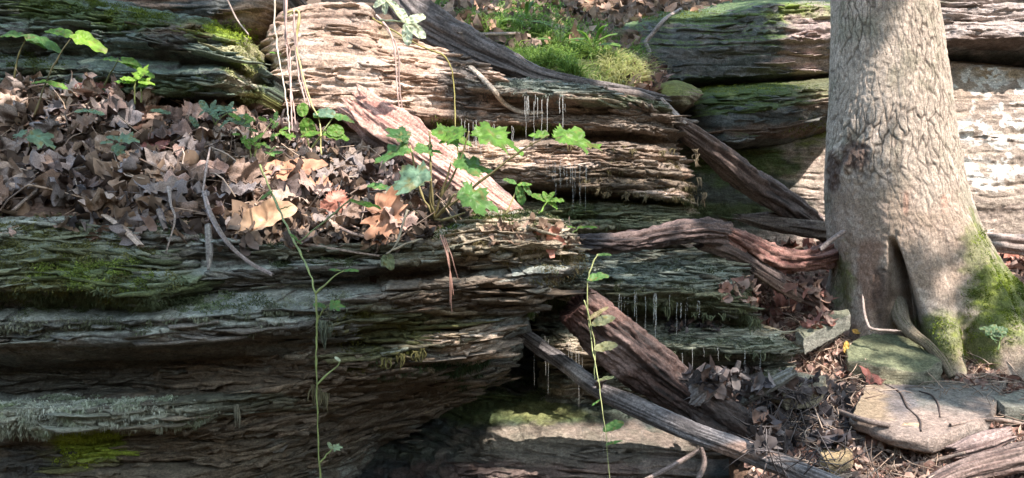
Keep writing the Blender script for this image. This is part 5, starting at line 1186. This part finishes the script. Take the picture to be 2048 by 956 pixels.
plant('ground_plant', 'grey green weed growing at the right foot of the tree', (1995, 690, 3.2), [(1990 + cr.uniform(-22, 34), 668 + cr.uniform(-10, 16), 3.2 + cr.uniform(-.04, .04), cr.uniform(-30, 210), cr.uniform(20, 34), cr.uniform(50, 80), 'ovate', (.12, .20, .10)) for _ in range(10)], [[(1995, 700, 3.2), (2000, 680, 3.2), (2008, 668, 3.2)]], (.15, .2, .08))
WL = (.62, .72, .52)
plant('creeper', 'five fingered creeper leaves shining white in the sun at the top of the outcrop', (790, 30, 3.0), [(812, 45, 2.98, 115, 36, 85, 'ovate', WL), (814, 44, 2.98, 25, 40, 85, 'ovate', WL), (814, 46, 2.98, -35, 46, 85, 'ovate', WL), (812, 48, 2.98, -85, 42, 85, 'ovate', WL), (772, 0, 3.0, 200, 30, 85, 'ovate', WL), (772, 2, 3.0, -100, 26, 85, 'ovate', WL), (774, 2, 3.0, -30, 30, 85, 'ovate', WL), (774, -2, 3.0, 120, 30, 85, 'ovate', WL)], [[(745, -20, 3.05), (772, 0, 3.0), (800, 36, 2.98), (812, 46, 2.98)], [(760, 40, 3.05), (790, 42, 3.0), (812, 46, 2.98)]], (.42, .45, .25), 'creeper', rpx=2)

def vine(label, lines, rpx, colr, leaves=(), base=None, name='vine'):
    root = empty(name, P(*lines[0][0])); tag(root, label, 'vine')
    for l in lines: plant_stem(root, l, rpx, colr)
    for i, l in enumerate(leaves): green_leaf(root, *l, seed=i + 3)
    return root
PK = (.38, .28, .25); WH = (.48, .43, .35); YL = (.5, .46, .2)
vine('leftmost pale vine hanging before the sunlit outcrop', [[(548, -260, 3.0), (549, 20, 3.0), (553, 80, 3.0), (564, 150, 2.98), (575, 220, 2.96), (580, 268, 2.95)]], 1.8, WH)
vine('thick pair of pinkish twisted vines hanging before the sunlit outcrop', [[(562, -260, 3.0), (570, 40, 3.0), (574, 100, 3.0), (583, 180, 2.98), (592, 250, 2.95)], [(575, -260, 3.02), (572, 40, 2.99), (580, 110, 3.02), (581, 190, 2.97), (584, 262, 2.95)]], 2.1, PK)
vine('thin pink vine to the right of the twisted pair', [[(588, 20, 3.0), (591, 90, 3.0), (597, 150, 2.99), (608, 200, 2.97), (610, 255, 2.96)], [(592, 60, 3.0), (600, 140, 3.0), (620, 215, 2.98)]], 2.0, PK)
vine('yellowish green vine slanting down to the round leaved plant', [[(565, 30, 3.02), (585, 22, 3.02), (598, 28, 3.0), (593, 90, 3.0), (605, 150, 2.98), (622, 205, 2.96), (640, 250, 2.94), (643, 310, 2.92)]], 2.2, YL, [(590, 24, 3.0, 200, 30, 60, 'blade', LG), (560, 108, 3.0, 160, 24, 60, 'blade', LG)])
vine('pair of pink vines hanging down the middle of the sunlit outcrop', [[(752, 30, 3.2), (778, 60, 3.2), (790, 110, 3.2), (794, 170, 3.2), (800, 248, 3.2)], [(770, 50, 3.22), (796, 100, 3.2), (799, 170, 3.2), (806, 245, 3.2)]], 1.9, PK)
vine('yellow green creeper running over the top edge of the outcrop', [[(745, 36, 3.25), (790, 64, 3.25), (850, 96, 3.25), (885, 110, 3.25), (902, 135, 3.25), (908, 180, 3.25), (912, 260, 3.2), (918, 330, 3.1)]], 1.6, (.36, .33, .10))
GV = (.24, .30, .11)
vine('long green vine hanging from the heap down past the foreground ledge', [[(520, 330, 2.4), (545, 390, 2.35), (580, 465, 2.15), (612, 530, 2.05), (631, 590, 2.0), (633, 680, 2.0), (634, 780, 2.0), (640, 980, 2.0)], [(631, 588, 2.0), (655, 565, 2.0), (688, 542, 2.0)], [(634, 770, 2.0), (655, 748, 2.0), (672, 735, 2.0), (680, 722, 2.0)], [(640, 925, 2.0), (652, 912, 2.0), (664, 898, 2.0)], [(634, 640, 2.0), (645, 622, 2.0), (655, 610, 2.0)], [(700, 400, 2.3), (640, 450, 2.2), (590, 490, 2.12)]], 1.9, GV,
     [(686, 542, 2.0, 10, 30, 70, 'blade', LG3), (682, 542, 2.0, 165, 26, 70, 'blade', LG3), (655, 612, 2.0, 5, 36, 80, 'maple', LG3), (650, 614, 2.0, 160, 26, 70, 'ovate', LG3), (680, 722, 2.0, 140, 14, 80, 'ovate', WL), (664, 898, 2.0, 15, 22, 70, 'maple', (.25, .34, .2)), (664, 898, 2.0, 120, 16, 80, 'ovate', (.25, .34, .2)), (560, 420, 2.3, 30, 30, 60, 'blade', LG3), (700, 402, 2.3, -5, 60, 60, 'blade', LG), (580, 470, 2.1, -30, 28, 60, 'blade', LG3), (545, 385, 2.35, 200, 34, 60, 'ovate', LG3)])
vine('green vine climbing up in front of the big leaning log', [[(1195, 508, 2.3), (1180, 540, 2.3), (1174, 590, 2.3), (1180, 660, 2.3), (1192, 740, 2.25), (1205, 820, 2.2), (1222, 975, 2.15)], [(1168, 600, 2.28), (1188, 680, 2.28), (1190, 760, 2.25)]], 1.25, (.27, .30, .13),
     [(1195, 510, 2.3, 10, 28, 70, 'blade', LG3), (1176, 560, 2.3, 20, 44, 70, 'ovate', LG3), (1178, 640, 2.3, 40, 46, 70, 'blade', (.3, .26, .14)), (1185, 650, 2.28, 25, 50, 75, 'ovate', (.16, .18, .1)), (1190, 700, 2.27, 20, 48, 75, 'ovate', (.26, .27, .14)), (1195, 762, 2.25, 20, 34, 70, 'blade', (.3, .33, .16)), (1208, 862, 2.2, 30, 44, 70, 'ovate', LG3), (1212, 890, 2.2, 20, 34, 70, 'blade', LG3), (1200, 800, 2.2, -150, 20, 70, 'blade', LG3)])
plant_l = plant('seedling', 'drooping pale curled leaf on a stalk over the edge of the ledge', (800, 480, 2.35), [(772, 508, 2.3, -70, 34, 85, 'heart', (.22, .27, .15)), (770, 510, 2.3, -110, 24, 80, 'ovate', (.22, .27, .15))], [[(815, 420, 2.36), (800, 470, 2.33), (785, 500, 2.31), (772, 508, 2.3)], [(785, 500, 2.31), (820, 485, 2.32), (845, 478, 2.33)]], (.32, .28, .2), rpx=2.4)
vine('bunch of thin reddish rootlets hanging below the plant on the ledge', [[(880, 470, 2.33), (893, 510, 2.3), (902, 560, 2.3), (904, 625, 2.3)], [(886, 470, 2.33), (898, 520, 2.3), (900, 610, 2.3)], [(890, 475, 2.33), (905, 520, 2.3), (917, 560, 2.3)], [(884, 480, 2.33), (900, 540, 2.31), (907, 590, 2.3)]], 1.1, (.30, .17, .13), name='roots')

# ------------------------------------------------------------------ grass and ferns on the mound
def grass(key, n, reg, ln, cols, seed, wd=.0022, lean=.5, name='grass'):
    r = np.random.default_rng(seed); p, nn, px, py = area_sample(key, n, reg, r)
    d = np.stack([r.normal(0, lean, n), r.normal(-.15, lean, n), np.ones(n)], -1); d /= np.linalg.norm(d, axis=1, keepdims=True)
    L = r.uniform(*ln, n); sd = np.cross(d, r.normal(size=(n, 3))); sd /= np.linalg.norm(sd, axis=1, keepdims=True); sd *= wd
    f = d * [1, 1, 0]; 
    a = p + nn * .0; b = a + d * (L * .5)[:, None]; c = b + (d * .6 + f * 1.2 - np.array([0, 0, .25])) * (L * .35)[:, None]; e = c + (f * 1.4 - np.array([0, 0, .7])) * (L * .3)[:, None]
    V = np.stack([a - sd, a + sd, b + sd, b - sd, c + sd * .8, c - sd * .8, e], 1).reshape(-1, 3); k = np.arange(n)[:, None] * 7
    cc = np.ones((n, 7, 4), np.float32); t = r.uniform(0, 1, (n, 1)); cc[..., :3] = ((np.array(cols[0]) * (1 - t) + np.array(cols[1]) * t) * r.uniform(.8, 1.2, (n, 1)))[:, None]
    tag(mesh_np(name, V, [np.vstack([k + [0, 1, 2, 3], k + [3, 2, 4, 5]]), k + [5, 4, 6]], M_GREEN, cc.reshape(-1, 4), smooth=False), kind='stuff')
def mound(px, py, G):
    m = .6 * blob(px, py, G, 1010, 48, 75, 20, 1) + blob(px, py, G, 1110, 100, 100, 40, 2) + blob(px, py, G, 1190, 130, 80, 36, 3) + blob(px, py, G, 1060, 100, 50, 40, 4)
    return np.clip(m, 0, 1) * (.04 + .96 * sstep(-.05, .2, noise(G[..., 0] * 6, G[..., 1] * 6, 2.)))
grass('hill', 5200, mound, (.03, .12), ((.10, .20, .04), (.24, .36, .08)), 51)
grass('hill', 8000, mound, (.01, .03), ((.07, .12, .02), (.16, .24, .04)), 52, .002, .9)
grass('hill', 1500, lambda px, py, G: blob(px, py, G, 1245, 155, 40, 26, 6), (.06, .14), ((.3, .34, .1), (.42, .42, .2)), 53)
grass('hill', 1200, lambda px, py, G: blob(px, py, G, 1060, 30, 70, 20, 6) + .4 * blob(px, py, G, 870, 10, 40, 14, 6), (.03, .08), ((.09, .2, .05), (.2, .34, .07)), 54, .004)
grass('ground', 260, lambda px, py, G: blob(px, py, G, 2010, 690, 50, 24, 6), (.02, .06), ((.12, .2, .04), (.25, .3, .08)), 55)
def fern(px, py, d, label, fronds, ln):
    root = empty('fern', P(px, py, d)); tag(root, label, 'fern')
    for (ang, L) in fronds:
        a_ = math.radians(ang); S = Soup(); b = P(px, py, d); di = np.array([math.cos(a_), -.35, math.sin(a_)]); n = 15
        path = [b + di * L * t - np.array([0, 0, .35 * L * t * t]) for t in np.linspace(0, 1, n)]
        v, q, t = tube(path, [.0015] * n, 4, 20); S.add(v, q, t, (.15, .22, .05))
        for i in range(2, n):
            tg = path[i] - path[i - 1]; tg /= np.linalg.norm(tg); w_ = L * .26 * math.sin(i / n * 2.9) + .006
            for s_ in (-1, 1):
                sdv = np.cross(tg, [0, -.4, 1]); sdv /= np.linalg.norm(sdv); dirv = sdv * s_ + tg * .5; dirv /= np.linalg.norm(dirv)
                V, qq, tt = leaf_geo('blade', .05, .05, i, 12, 2, .02); B = basis(dirv, (0, -.4, 1)); S.add((V * w_ * [1.6, 1, 1]) @ B.T + path[i], qq, tt, (.16, .30, .05))
        S.build('frond', M_GREEN, root, False)
fern(1185, 95, 4.35, 'small bright fern on the right side of the grassy mound', [(70, .16), (20, .14), (120, .14), (150, .12), (45, .15)], 0)
fern(1120, 90, 4.4, 'small fern with upright fronds in the middle of the grassy mound', [(90, .14), (30, .13), (150, .13), (60, .1)], 0)
fern(1050, 45, 4.6, 'leafy fern at the top of the grassy mound near the frame edge', [(80, .15), (10, .14), (160, .14)], 0)

# ------------------------------------------------------------------ water dripping from the ledges
mw, n_, b_ = new_mat('dripping_water'); b_.inputs['Base Color'].default_value = (.75, .78, .76, 1); b_.inputs['Roughness'].default_value = .12; b_.inputs['Alpha'].default_value = .3; b_.inputs['IOR'].default_value = 1.33
def drips(n, box, ends, dd, rad, seed):
    r = np.random.default_rng(seed); S = Soup()
    for _ in range(n):
        x = r.uniform(box[0], box[2]); y = box[1] + (box[3] - box[1]) * (x - box[0]) / (box[2] - box[0]) + r.uniform(-9, 9)
        x += r.normal(0, 9); y2 = y + r.uniform(*ends) * r.uniform(.4, 1.2); m = 7; k = rad * r.uniform(.18, .5)
        pts = [P(x + r.normal(0, .5), y + (y2 - y) * i / (m - 1), dd) for i in range(m)]
        v, q, t = tube(pts, [k * 1.3] + [k * r.uniform(.5, 1.1) for _ in range(m - 2)] + [k * .3], 6, 22); S.add(v, q, t)
    tag(S.build('water', mw), kind='structure')
drips(16, (1035, 196, 1145, 200), (15, 105), 3.27, .0030, 1)
drips(14, (890, 235, 1030, 262), (30, 70), 3.30, .0025, 2)
drips(16, (1080, 320, 1180, 330), (40, 110), 3.20, .002, 3)
drips(16, (1225, 585, 1330, 590), (25, 120), 2.97, .0022, 4)
drips(9, (1300, 598, 1420, 606), (20, 60), 3.0, .002, 5)
drips(7, (1060, 660, 1170, 700), (60, 150), 3.02, .0012, 6)
drips(5, (1115, 690, 1165, 700), (30, 110), 3.0, .0016, 7)
drips(12, (1240, 705, 1560, 700), (20, 50), 2.96, .0018, 8)
drips(10, (1130, 850, 1400, 860), (40, 90), 2.9, .0016, 9)
# hanging wisps of moss under the lips
def wisps(n, box, ln, dd, colr, seed):
    r = np.random.default_rng(seed); S = Soup()
    for _ in range(n):
        x = r.uniform(box[0], box[2]); y = box[1] + (box[3] - box[1]) * (x - box[0]) / (box[2] - box[0]) + r.uniform(-5, 5); L = r.uniform(*ln)
        for j in range(6):
            p0 = P(x + r.normal(0, 4), y, dd); p1 = P(x + r.normal(0, 4), y + L * r.uniform(.4, 1), dd + r.normal(0, .01))
            v, q, t = tube([p0, (p0 + p1) / 2 + r.normal(0, .004, 3), p1], [.0016, .0022, .0006], 4, 6); S.add(v, q, t, np.array(colr) * r.uniform(.7, 1.2))
    tag(S.build('moss', M_MOSS), kind='stuff')
wisps(2, (468, 800, 476, 815), (30, 56), 2.36, (.2, .2, .15), 1)
wisps(6, (640, 640, 660, 650), (25, 60), 2.27, (.12, .14, .1), 2)
wisps(9, (625, 770, 650, 790), (20, 50), 2.3, (.13, .12, .07), 3)
wisps(10, (1240, 600, 1520, 640), (10, 34), 3.0, (.12, .14, .08), 4)
wisps(12, (1240, 704, 1580, 704), (8, 26), 2.98, (.14, .16, .1), 5)
wisps(8, (750, 720, 850, 700), (12, 34), 2.42, (.16, .15, .06), 6)
wisps(8, (1040, 285, 1400, 300), (8, 20), 3.3, (.18, .15, .08), 7)
wisps(10, (1180, 378, 1400, 402), (8, 26), 3.27, (.18, .15, .09), 8)
wisps(6, (1390, 300, 1408, 400), (8, 24), 3.3, (.22, .18, .12), 9)
# ------------------------------------------------------------------ unseen leaf canopy added overhead, its gaps shaped for the sun patches

# sunlit gaps: (polygon in the photo's pixels, share of it that is open)
LIT = [
    ([(515, 105), (550, 35), (640, 5), (735, 8), (765, 60), (885, 115), (905, 150), (880, 238), (760, 236), (640, 205), (560, 210), (540, 170)], 1.0),
    ([(960, 130), (1010, 165), (1000, 230), (960, 210)], .8), ([(1000, 165), (1140, 180), (1130, 235), (1010, 225)], .55),
    ([(440, 60), (480, 60), (525, 110), (520, 200), (450, 195), (470, 150), (445, 100)], .9),
    ([(75, 95), (130, 98), (135, 120), (100, 118)], 1.0),
    ([(545, 215), (620, 240), (640, 290), (600, 280), (500, 250)], .9),
    ([(870, 290), (1000, 285), (1180, 280), (1300, 300), (1360, 335), (1200, 345), (1080, 360), (890, 365)], .95),
    ([(1130, 215), (1330, 230), (1370, 270), (1300, 262), (1140, 250)], .5),
    ([(1180, 330), (1380, 340), (1400, 390), (1240, 370)], .4),
    ([(695, 205), (770, 205), (1035, 425), (985, 425), (850, 372), (735, 262)], 1.0),
    ([(480, 400), (520, 330), (600, 315), (640, 330), (760, 370), (820, 450), (815, 480), (730, 485), (560, 470), (500, 465)], .9),
    ([(-10, 195), (38, 205), (40, 240), (-10, 250)], .8), ([(330, 280), (450, 330), (420, 380), (300, 330)], .35), ([(20, 230), (200, 190), (300, 300), (150, 310)], .25),
    ([(760, -10), (850, 0), (850, 90), (760, 80)], 1.0),
    ([(930, 20), (1060, 10), (1180, 60), (1100, 60), (960, 70)], .6), ([(1020, 85), (1210, 70), (1290, 150), (1290, 195), (1230, 180), (1130, 130), (1050, 125)], .7),
    ([(870, 0), (1500, -10), (1480, 25), (1230, 50), (1000, 20)], .4),
    ([(1565, 5), (1690, 5), (1690, 170), (1568, 170), (1575, 90), (1560, 40)], .95),
    ([(1630, 160), (1690, 155), (1690, 225), (1622, 222)], .9), ([(1590, 245), (1690, 225), (1690, 270), (1585, 280)], .9), ([(1585, 290), (1690, 280), (1690, 440), (1600, 440), (1590, 380)], .65),
    ([(1620, 420), (1690, 415), (1690, 450), (1650, 448)], 1.0),
    ([(1870, -20), (2100, -20), (2100, 75), (1870, 80)], .9), ([(1875, 110), (2000, 120), (2100, 140), (2100, 460), (2035, 460), (2030, 380), (2048, 350), (2040, 250), (1960, 480), (1900, 470), (1880, 250)], .92),
    ([(1925, 250), (2045, 230), (2045, 360), (2030, 470), (1950, 470)], .95),
    ([(1810, 10), (1870, -10), (1880, 80), (1840, 120), (1810, 90)], .8), ([(1775, 80), (1810, 70), (1815, 100), (1780, 110)], 1.0), ([(1765, 140), (1840, 110), (1880, 230), (1830, 270), (1775, 210)], .9),
    ([(1820, 250), (1905, 260), (1935, 400), (1955, 480), (1880, 500), (1830, 400), (1800, 290)], .92), ([(1700, 400), (1830, 420), (1850, 520), (1730, 480)], .6), ([(1700, 60), (1760, 60), (1760, 300), (1700, 300)], .25),
    ([(1930, 440), (1970, 470), (2010, 560), (1960, 540)], .7),
    ([(1950, 500), (2060, 500), (2060, 560), (2000, 560)], .8), ([(1930, 690), (2060, 640), (2060, 730), (1950, 740)], .6), ([(1830, 560), (1950, 600), (1940, 740), (1850, 660)], .5), ([(0, 440), (900, 480), (900, 700), (0, 700)], .16), ([(1180, 500), (1520, 510), (1600, 760), (1180, 760)], .2),
    ([(1530, 605), (1600, 620), (1590, 660), (1540, 655)], .9), ([(1600, 670), (1700, 650), (1710, 760), (1600, 750)], .85),
    ([(1710, 800), (1790, 775), (1860, 800), (1970, 840), (1860, 875), (1720, 860)], .9), ([(1760, 870), (2060, 830), (2060, 970), (1760, 970)], .8), ([(1590, 790), (1700, 800), (1760, 960), (1620, 900)], .6),
    ([(1700, 680), (1780, 670), (1880, 740), (1780, 750)], .35),
    ([(1165, 560), (1200, 570), (1330, 690), (1300, 700), (1200, 620)], .7), ([(1200, 690), (1250, 700), (1255, 755), (1205, 760)], 1.0), ([(1255, 720), (1330, 735), (1360, 790), (1300, 760)], .3),
    ([(1130, 720), (1180, 735), (1180, 770), (1135, 755)], 1.0), ([(1450, 880), (1570, 900), (1570, 930), (1470, 905)], .8), ([(1380, 745), (1460, 750), (1440, 790)], .7),
    ([(1240, 450), (1440, 448), (1440, 480), (1250, 485)], .6), ([(1440, 460), (1660, 490), (1640, 535), (1540, 530)], .6), ([(1490, 425), (1660, 445), (1650, 470), (1500, 445)], .5),
    ([(1000, 815), (1110, 812), (1110, 850), (1010, 850)], .9), ([(960, 860), (1420, 850), (1420, 960), (980, 970)], .68),
    ([(890, 645), (995, 650), (990, 690), (930, 725), (890, 700)], .8), ([(940, 560), (1100, 570), (1090, 610), (900, 600)], .4), ([(900, 425), (1100, 430), (1160, 480), (1120, 540), (950, 480)], .7), ([(880, 480), (1160, 500), (1150, 640), (880, 640)], .25),
    ([(1130, 675), (1200, 680), (1200, 730), (1140, 725)], .9), ([(1180, 520), (1300, 530), (1380, 560), (1250, 575), (1180, 555)], .4), ([(1100, 400), (1390, 405), (1390, 450), (1180, 450)], .2), ([(1350, 240), (1600, 400), (1560, 400), (1400, 300)], .25),
]
SUNNY = [(950, 255, 2.45, .06), (1000, 275, 2.44, .04), (860, 262, 2.48, .05), (800, 300, 2.48, .04), (905, 325, 2.46, .04), (1120, 268, 2.4, .06), (1160, 275, 2.38, .04), (930, 395, 2.4, .03), (810, 25, 2.98, .10), (820, 60, 2.98, .06), (275, 158, 2.92, .05), (190, 88, 2.92, .04),
         (550, 60, 3.0, .05), (572, 60, 3.0, .06), (580, 130, 3.0, .05), (585, 200, 2.97, .05), (600, 150, 3.0, .05), (640, 280, 2.93, .04), (795, 150, 3.2, .04), (610, 235, 2.95, .04), (655, 262, 2.93, .04), (1095, 402, 2.65, .03), (1180, 640, 2.3, .02), (1205, 800, 2.2, .02)]
def in_poly(x, y, poly):
    r = np.zeros(x.shape, bool); n = len(poly)
    for i in range(n):
        x1, y1 = poly[i]; x2, y2 = poly[(i + 1) % n]
        if y1 == y2: continue
        c = ((y1 > y) != (y2 > y)) & (x < (x2 - x1) * (y - y1) / (y2 - y1) + x1)
        r ^= c
    return r
def shade_canopy():
    S = SUN; U = np.cross(S, [0, 0, 1.0]); U /= np.linalg.norm(U); W = np.cross(U, S)
    st = 7.0
    gx, gy = np.meshgrid(np.arange(-20, 2070, st), np.arange(-20, 976, st))
    jx = gx + rng.uniform(-3, 3, gx.shape); jy = gy + rng.uniform(-3, 3, gy.shape)
    lit = np.zeros(gx.shape)
    nz = noise(jx / 38, jy / 26, 3.3) + .5 * noise(jx / 16, jy / 12, 8.1)
    wx_ = jx + 9 * noise(jx / 30, jy / 30, 1.); wy_ = jy + 9 * noise(jx / 30, jy / 30, 5.)
    for poly, share in LIT:
        m = in_poly(wx_, wy_, poly)
        th = np.interp(share, [0, .25, .5, .75, 1], [2, .35, .0, -.35, -3])
        lit[m & (nz > th)] = 1
    cell = 0.022
    votes = {}
    sv = Vector(S)
    H = {}
    for j in range(gx.shape[0]):
        for i in range(gx.shape[1]):
            h = hit(jx[j, i], jy[j, i])
            if h is None: continue
            p, n = h
            if n.dot(S) < 0.0: continue
            q = BVH.ray_cast(Vector(p + n * .012 + S * .01), sv, 6)
            if q[0] is not None: continue
            a = int(round(p.dot(U) / cell)); b = int(round(p.dot(W) / cell))
            fp = (p[1] / 3.0)
            v = votes.setdefault((a, b), [0, 0]); v[int(lit[j, i])] += 1
    for (x_, y_, d_, rad_) in SUNNY:
        p = P(x_, y_, d_); ca = p.dot(U) / cell; cb = p.dot(W) / cell; k = int(rad_ / cell) + 1
        for i in range(-k, k + 1):
            for j in range(-k, k + 1):
                if i * i + j * j <= k * k:
                    v = votes.setdefault((int(round(ca)) + i, int(round(cb)) + j), [0, 0]); v[1] += 3
    ks = np.array(list(votes.keys())); vv = np.array(list(votes.values()), float)
    a0, b0 = ks.min(0) - 80; a1, b1 = ks.max(0) + 80
    Lm = np.zeros((a1 - a0, b1 - b0)); Sm = np.zeros_like(Lm)
    Lm[ks[:, 0] - a0, ks[:, 1] - b0] = vv[:, 1]; Sm[ks[:, 0] - a0, ks[:, 1] - b0] = vv[:, 0]
    def blur(A, n=1):
        for _ in range(n):
            A = (A + np.roll(A, 1, 0) + np.roll(A, -1, 0) + np.roll(A, 1, 1) + np.roll(A, -1, 1)) / 5
        return A
    Lb, Sb = blur(Lm, 3), blur(Sm, 3)
    hole = Lb > np.maximum(Sb * .8, 1e-3)
    # distance to the nearest open cell
    dist = np.where(hole, 0, 99.0)
    for _ in range(14):
        for ax, sh in ((0, 1), (0, -1), (1, 1), (1, -1)):
            dist = np.minimum(dist, np.roll(dist, sh, ax) + 1)
    free = hole
    ext_a, ext_b = (a1 - a0) * cell, (b1 - b0) * cell
    top = []
    def leaves(n, size, t0, t1):
        a = rng.uniform(0, a1 - a0 - 1, n); b = rng.uniform(0, b1 - b0 - 1, n)
        d = dist[a.astype(int), b.astype(int)] * cell
        sz = size * rng.uniform(.7, 1.2, n)
        ok = d > sz * .85
        a, b, sz = a[ok], b[ok], sz[ok]
        t = rng.uniform(t0, t1, len(a))
        # the plane the distances are measured from lies at the middle of the scene
        c0 = np.array([0, 3.5, .9]).dot(S)
        return (U[None] * ((a + a0) * cell)[:, None] + W[None] * ((b + b0) * cell)[:, None] + S[None] * (c0 + t)[:, None]), sz
    parts_ = [leaves(9000, .13, 7.2, 9.0), leaves(16000, .07, 7.0, 8.2), leaves(26000, .035, 7.0, 7.7)]
    Pn = np.vstack([p[0] for p in parts_]); sz = np.concatenate([p[1] for p in parts_])
    n = len(Pn)
    nr = S[None] + rng.normal(0, .45, (n, 3)); nr /= np.linalg.norm(nr, axis=1, keepdims=True)
    e1 = np.cross(nr, rng.normal(size=(n, 3))); e1 /= np.linalg.norm(e1, axis=1, keepdims=True); e2 = np.cross(nr, e1)
    k = 6; ang = np.arange(k) * 2 * np.pi / k; rad = np.array([1.15, .8, .85, 1.0, .85, .8])
    V = Pn[:, None] + sz[:, None, None] * rad[None, :, None] * (np.cos(ang)[None, :, None] * e1[:, None] + np.sin(ang)[None, :, None] * .8 * e2[:, None])
    idx = np.arange(n * k).reshape(n, k)
    f = np.vstack([idx[:, [0, 1, 2, 3]], idx[:, [0, 3, 4, 5]]])
    cc = np.ones((n * k, 4), np.float32); cc[:, :3] = np.array([.07, .12, .03]) * rng.uniform(.7, 1.3, (n, 1)).repeat(k, 0)
    part('shade_canopy', V.reshape(-1, 3), f, M_GREEN, TREE, cc, False)  # out of view leaves placed to cast dappled shade on the scene
shade_canopy()
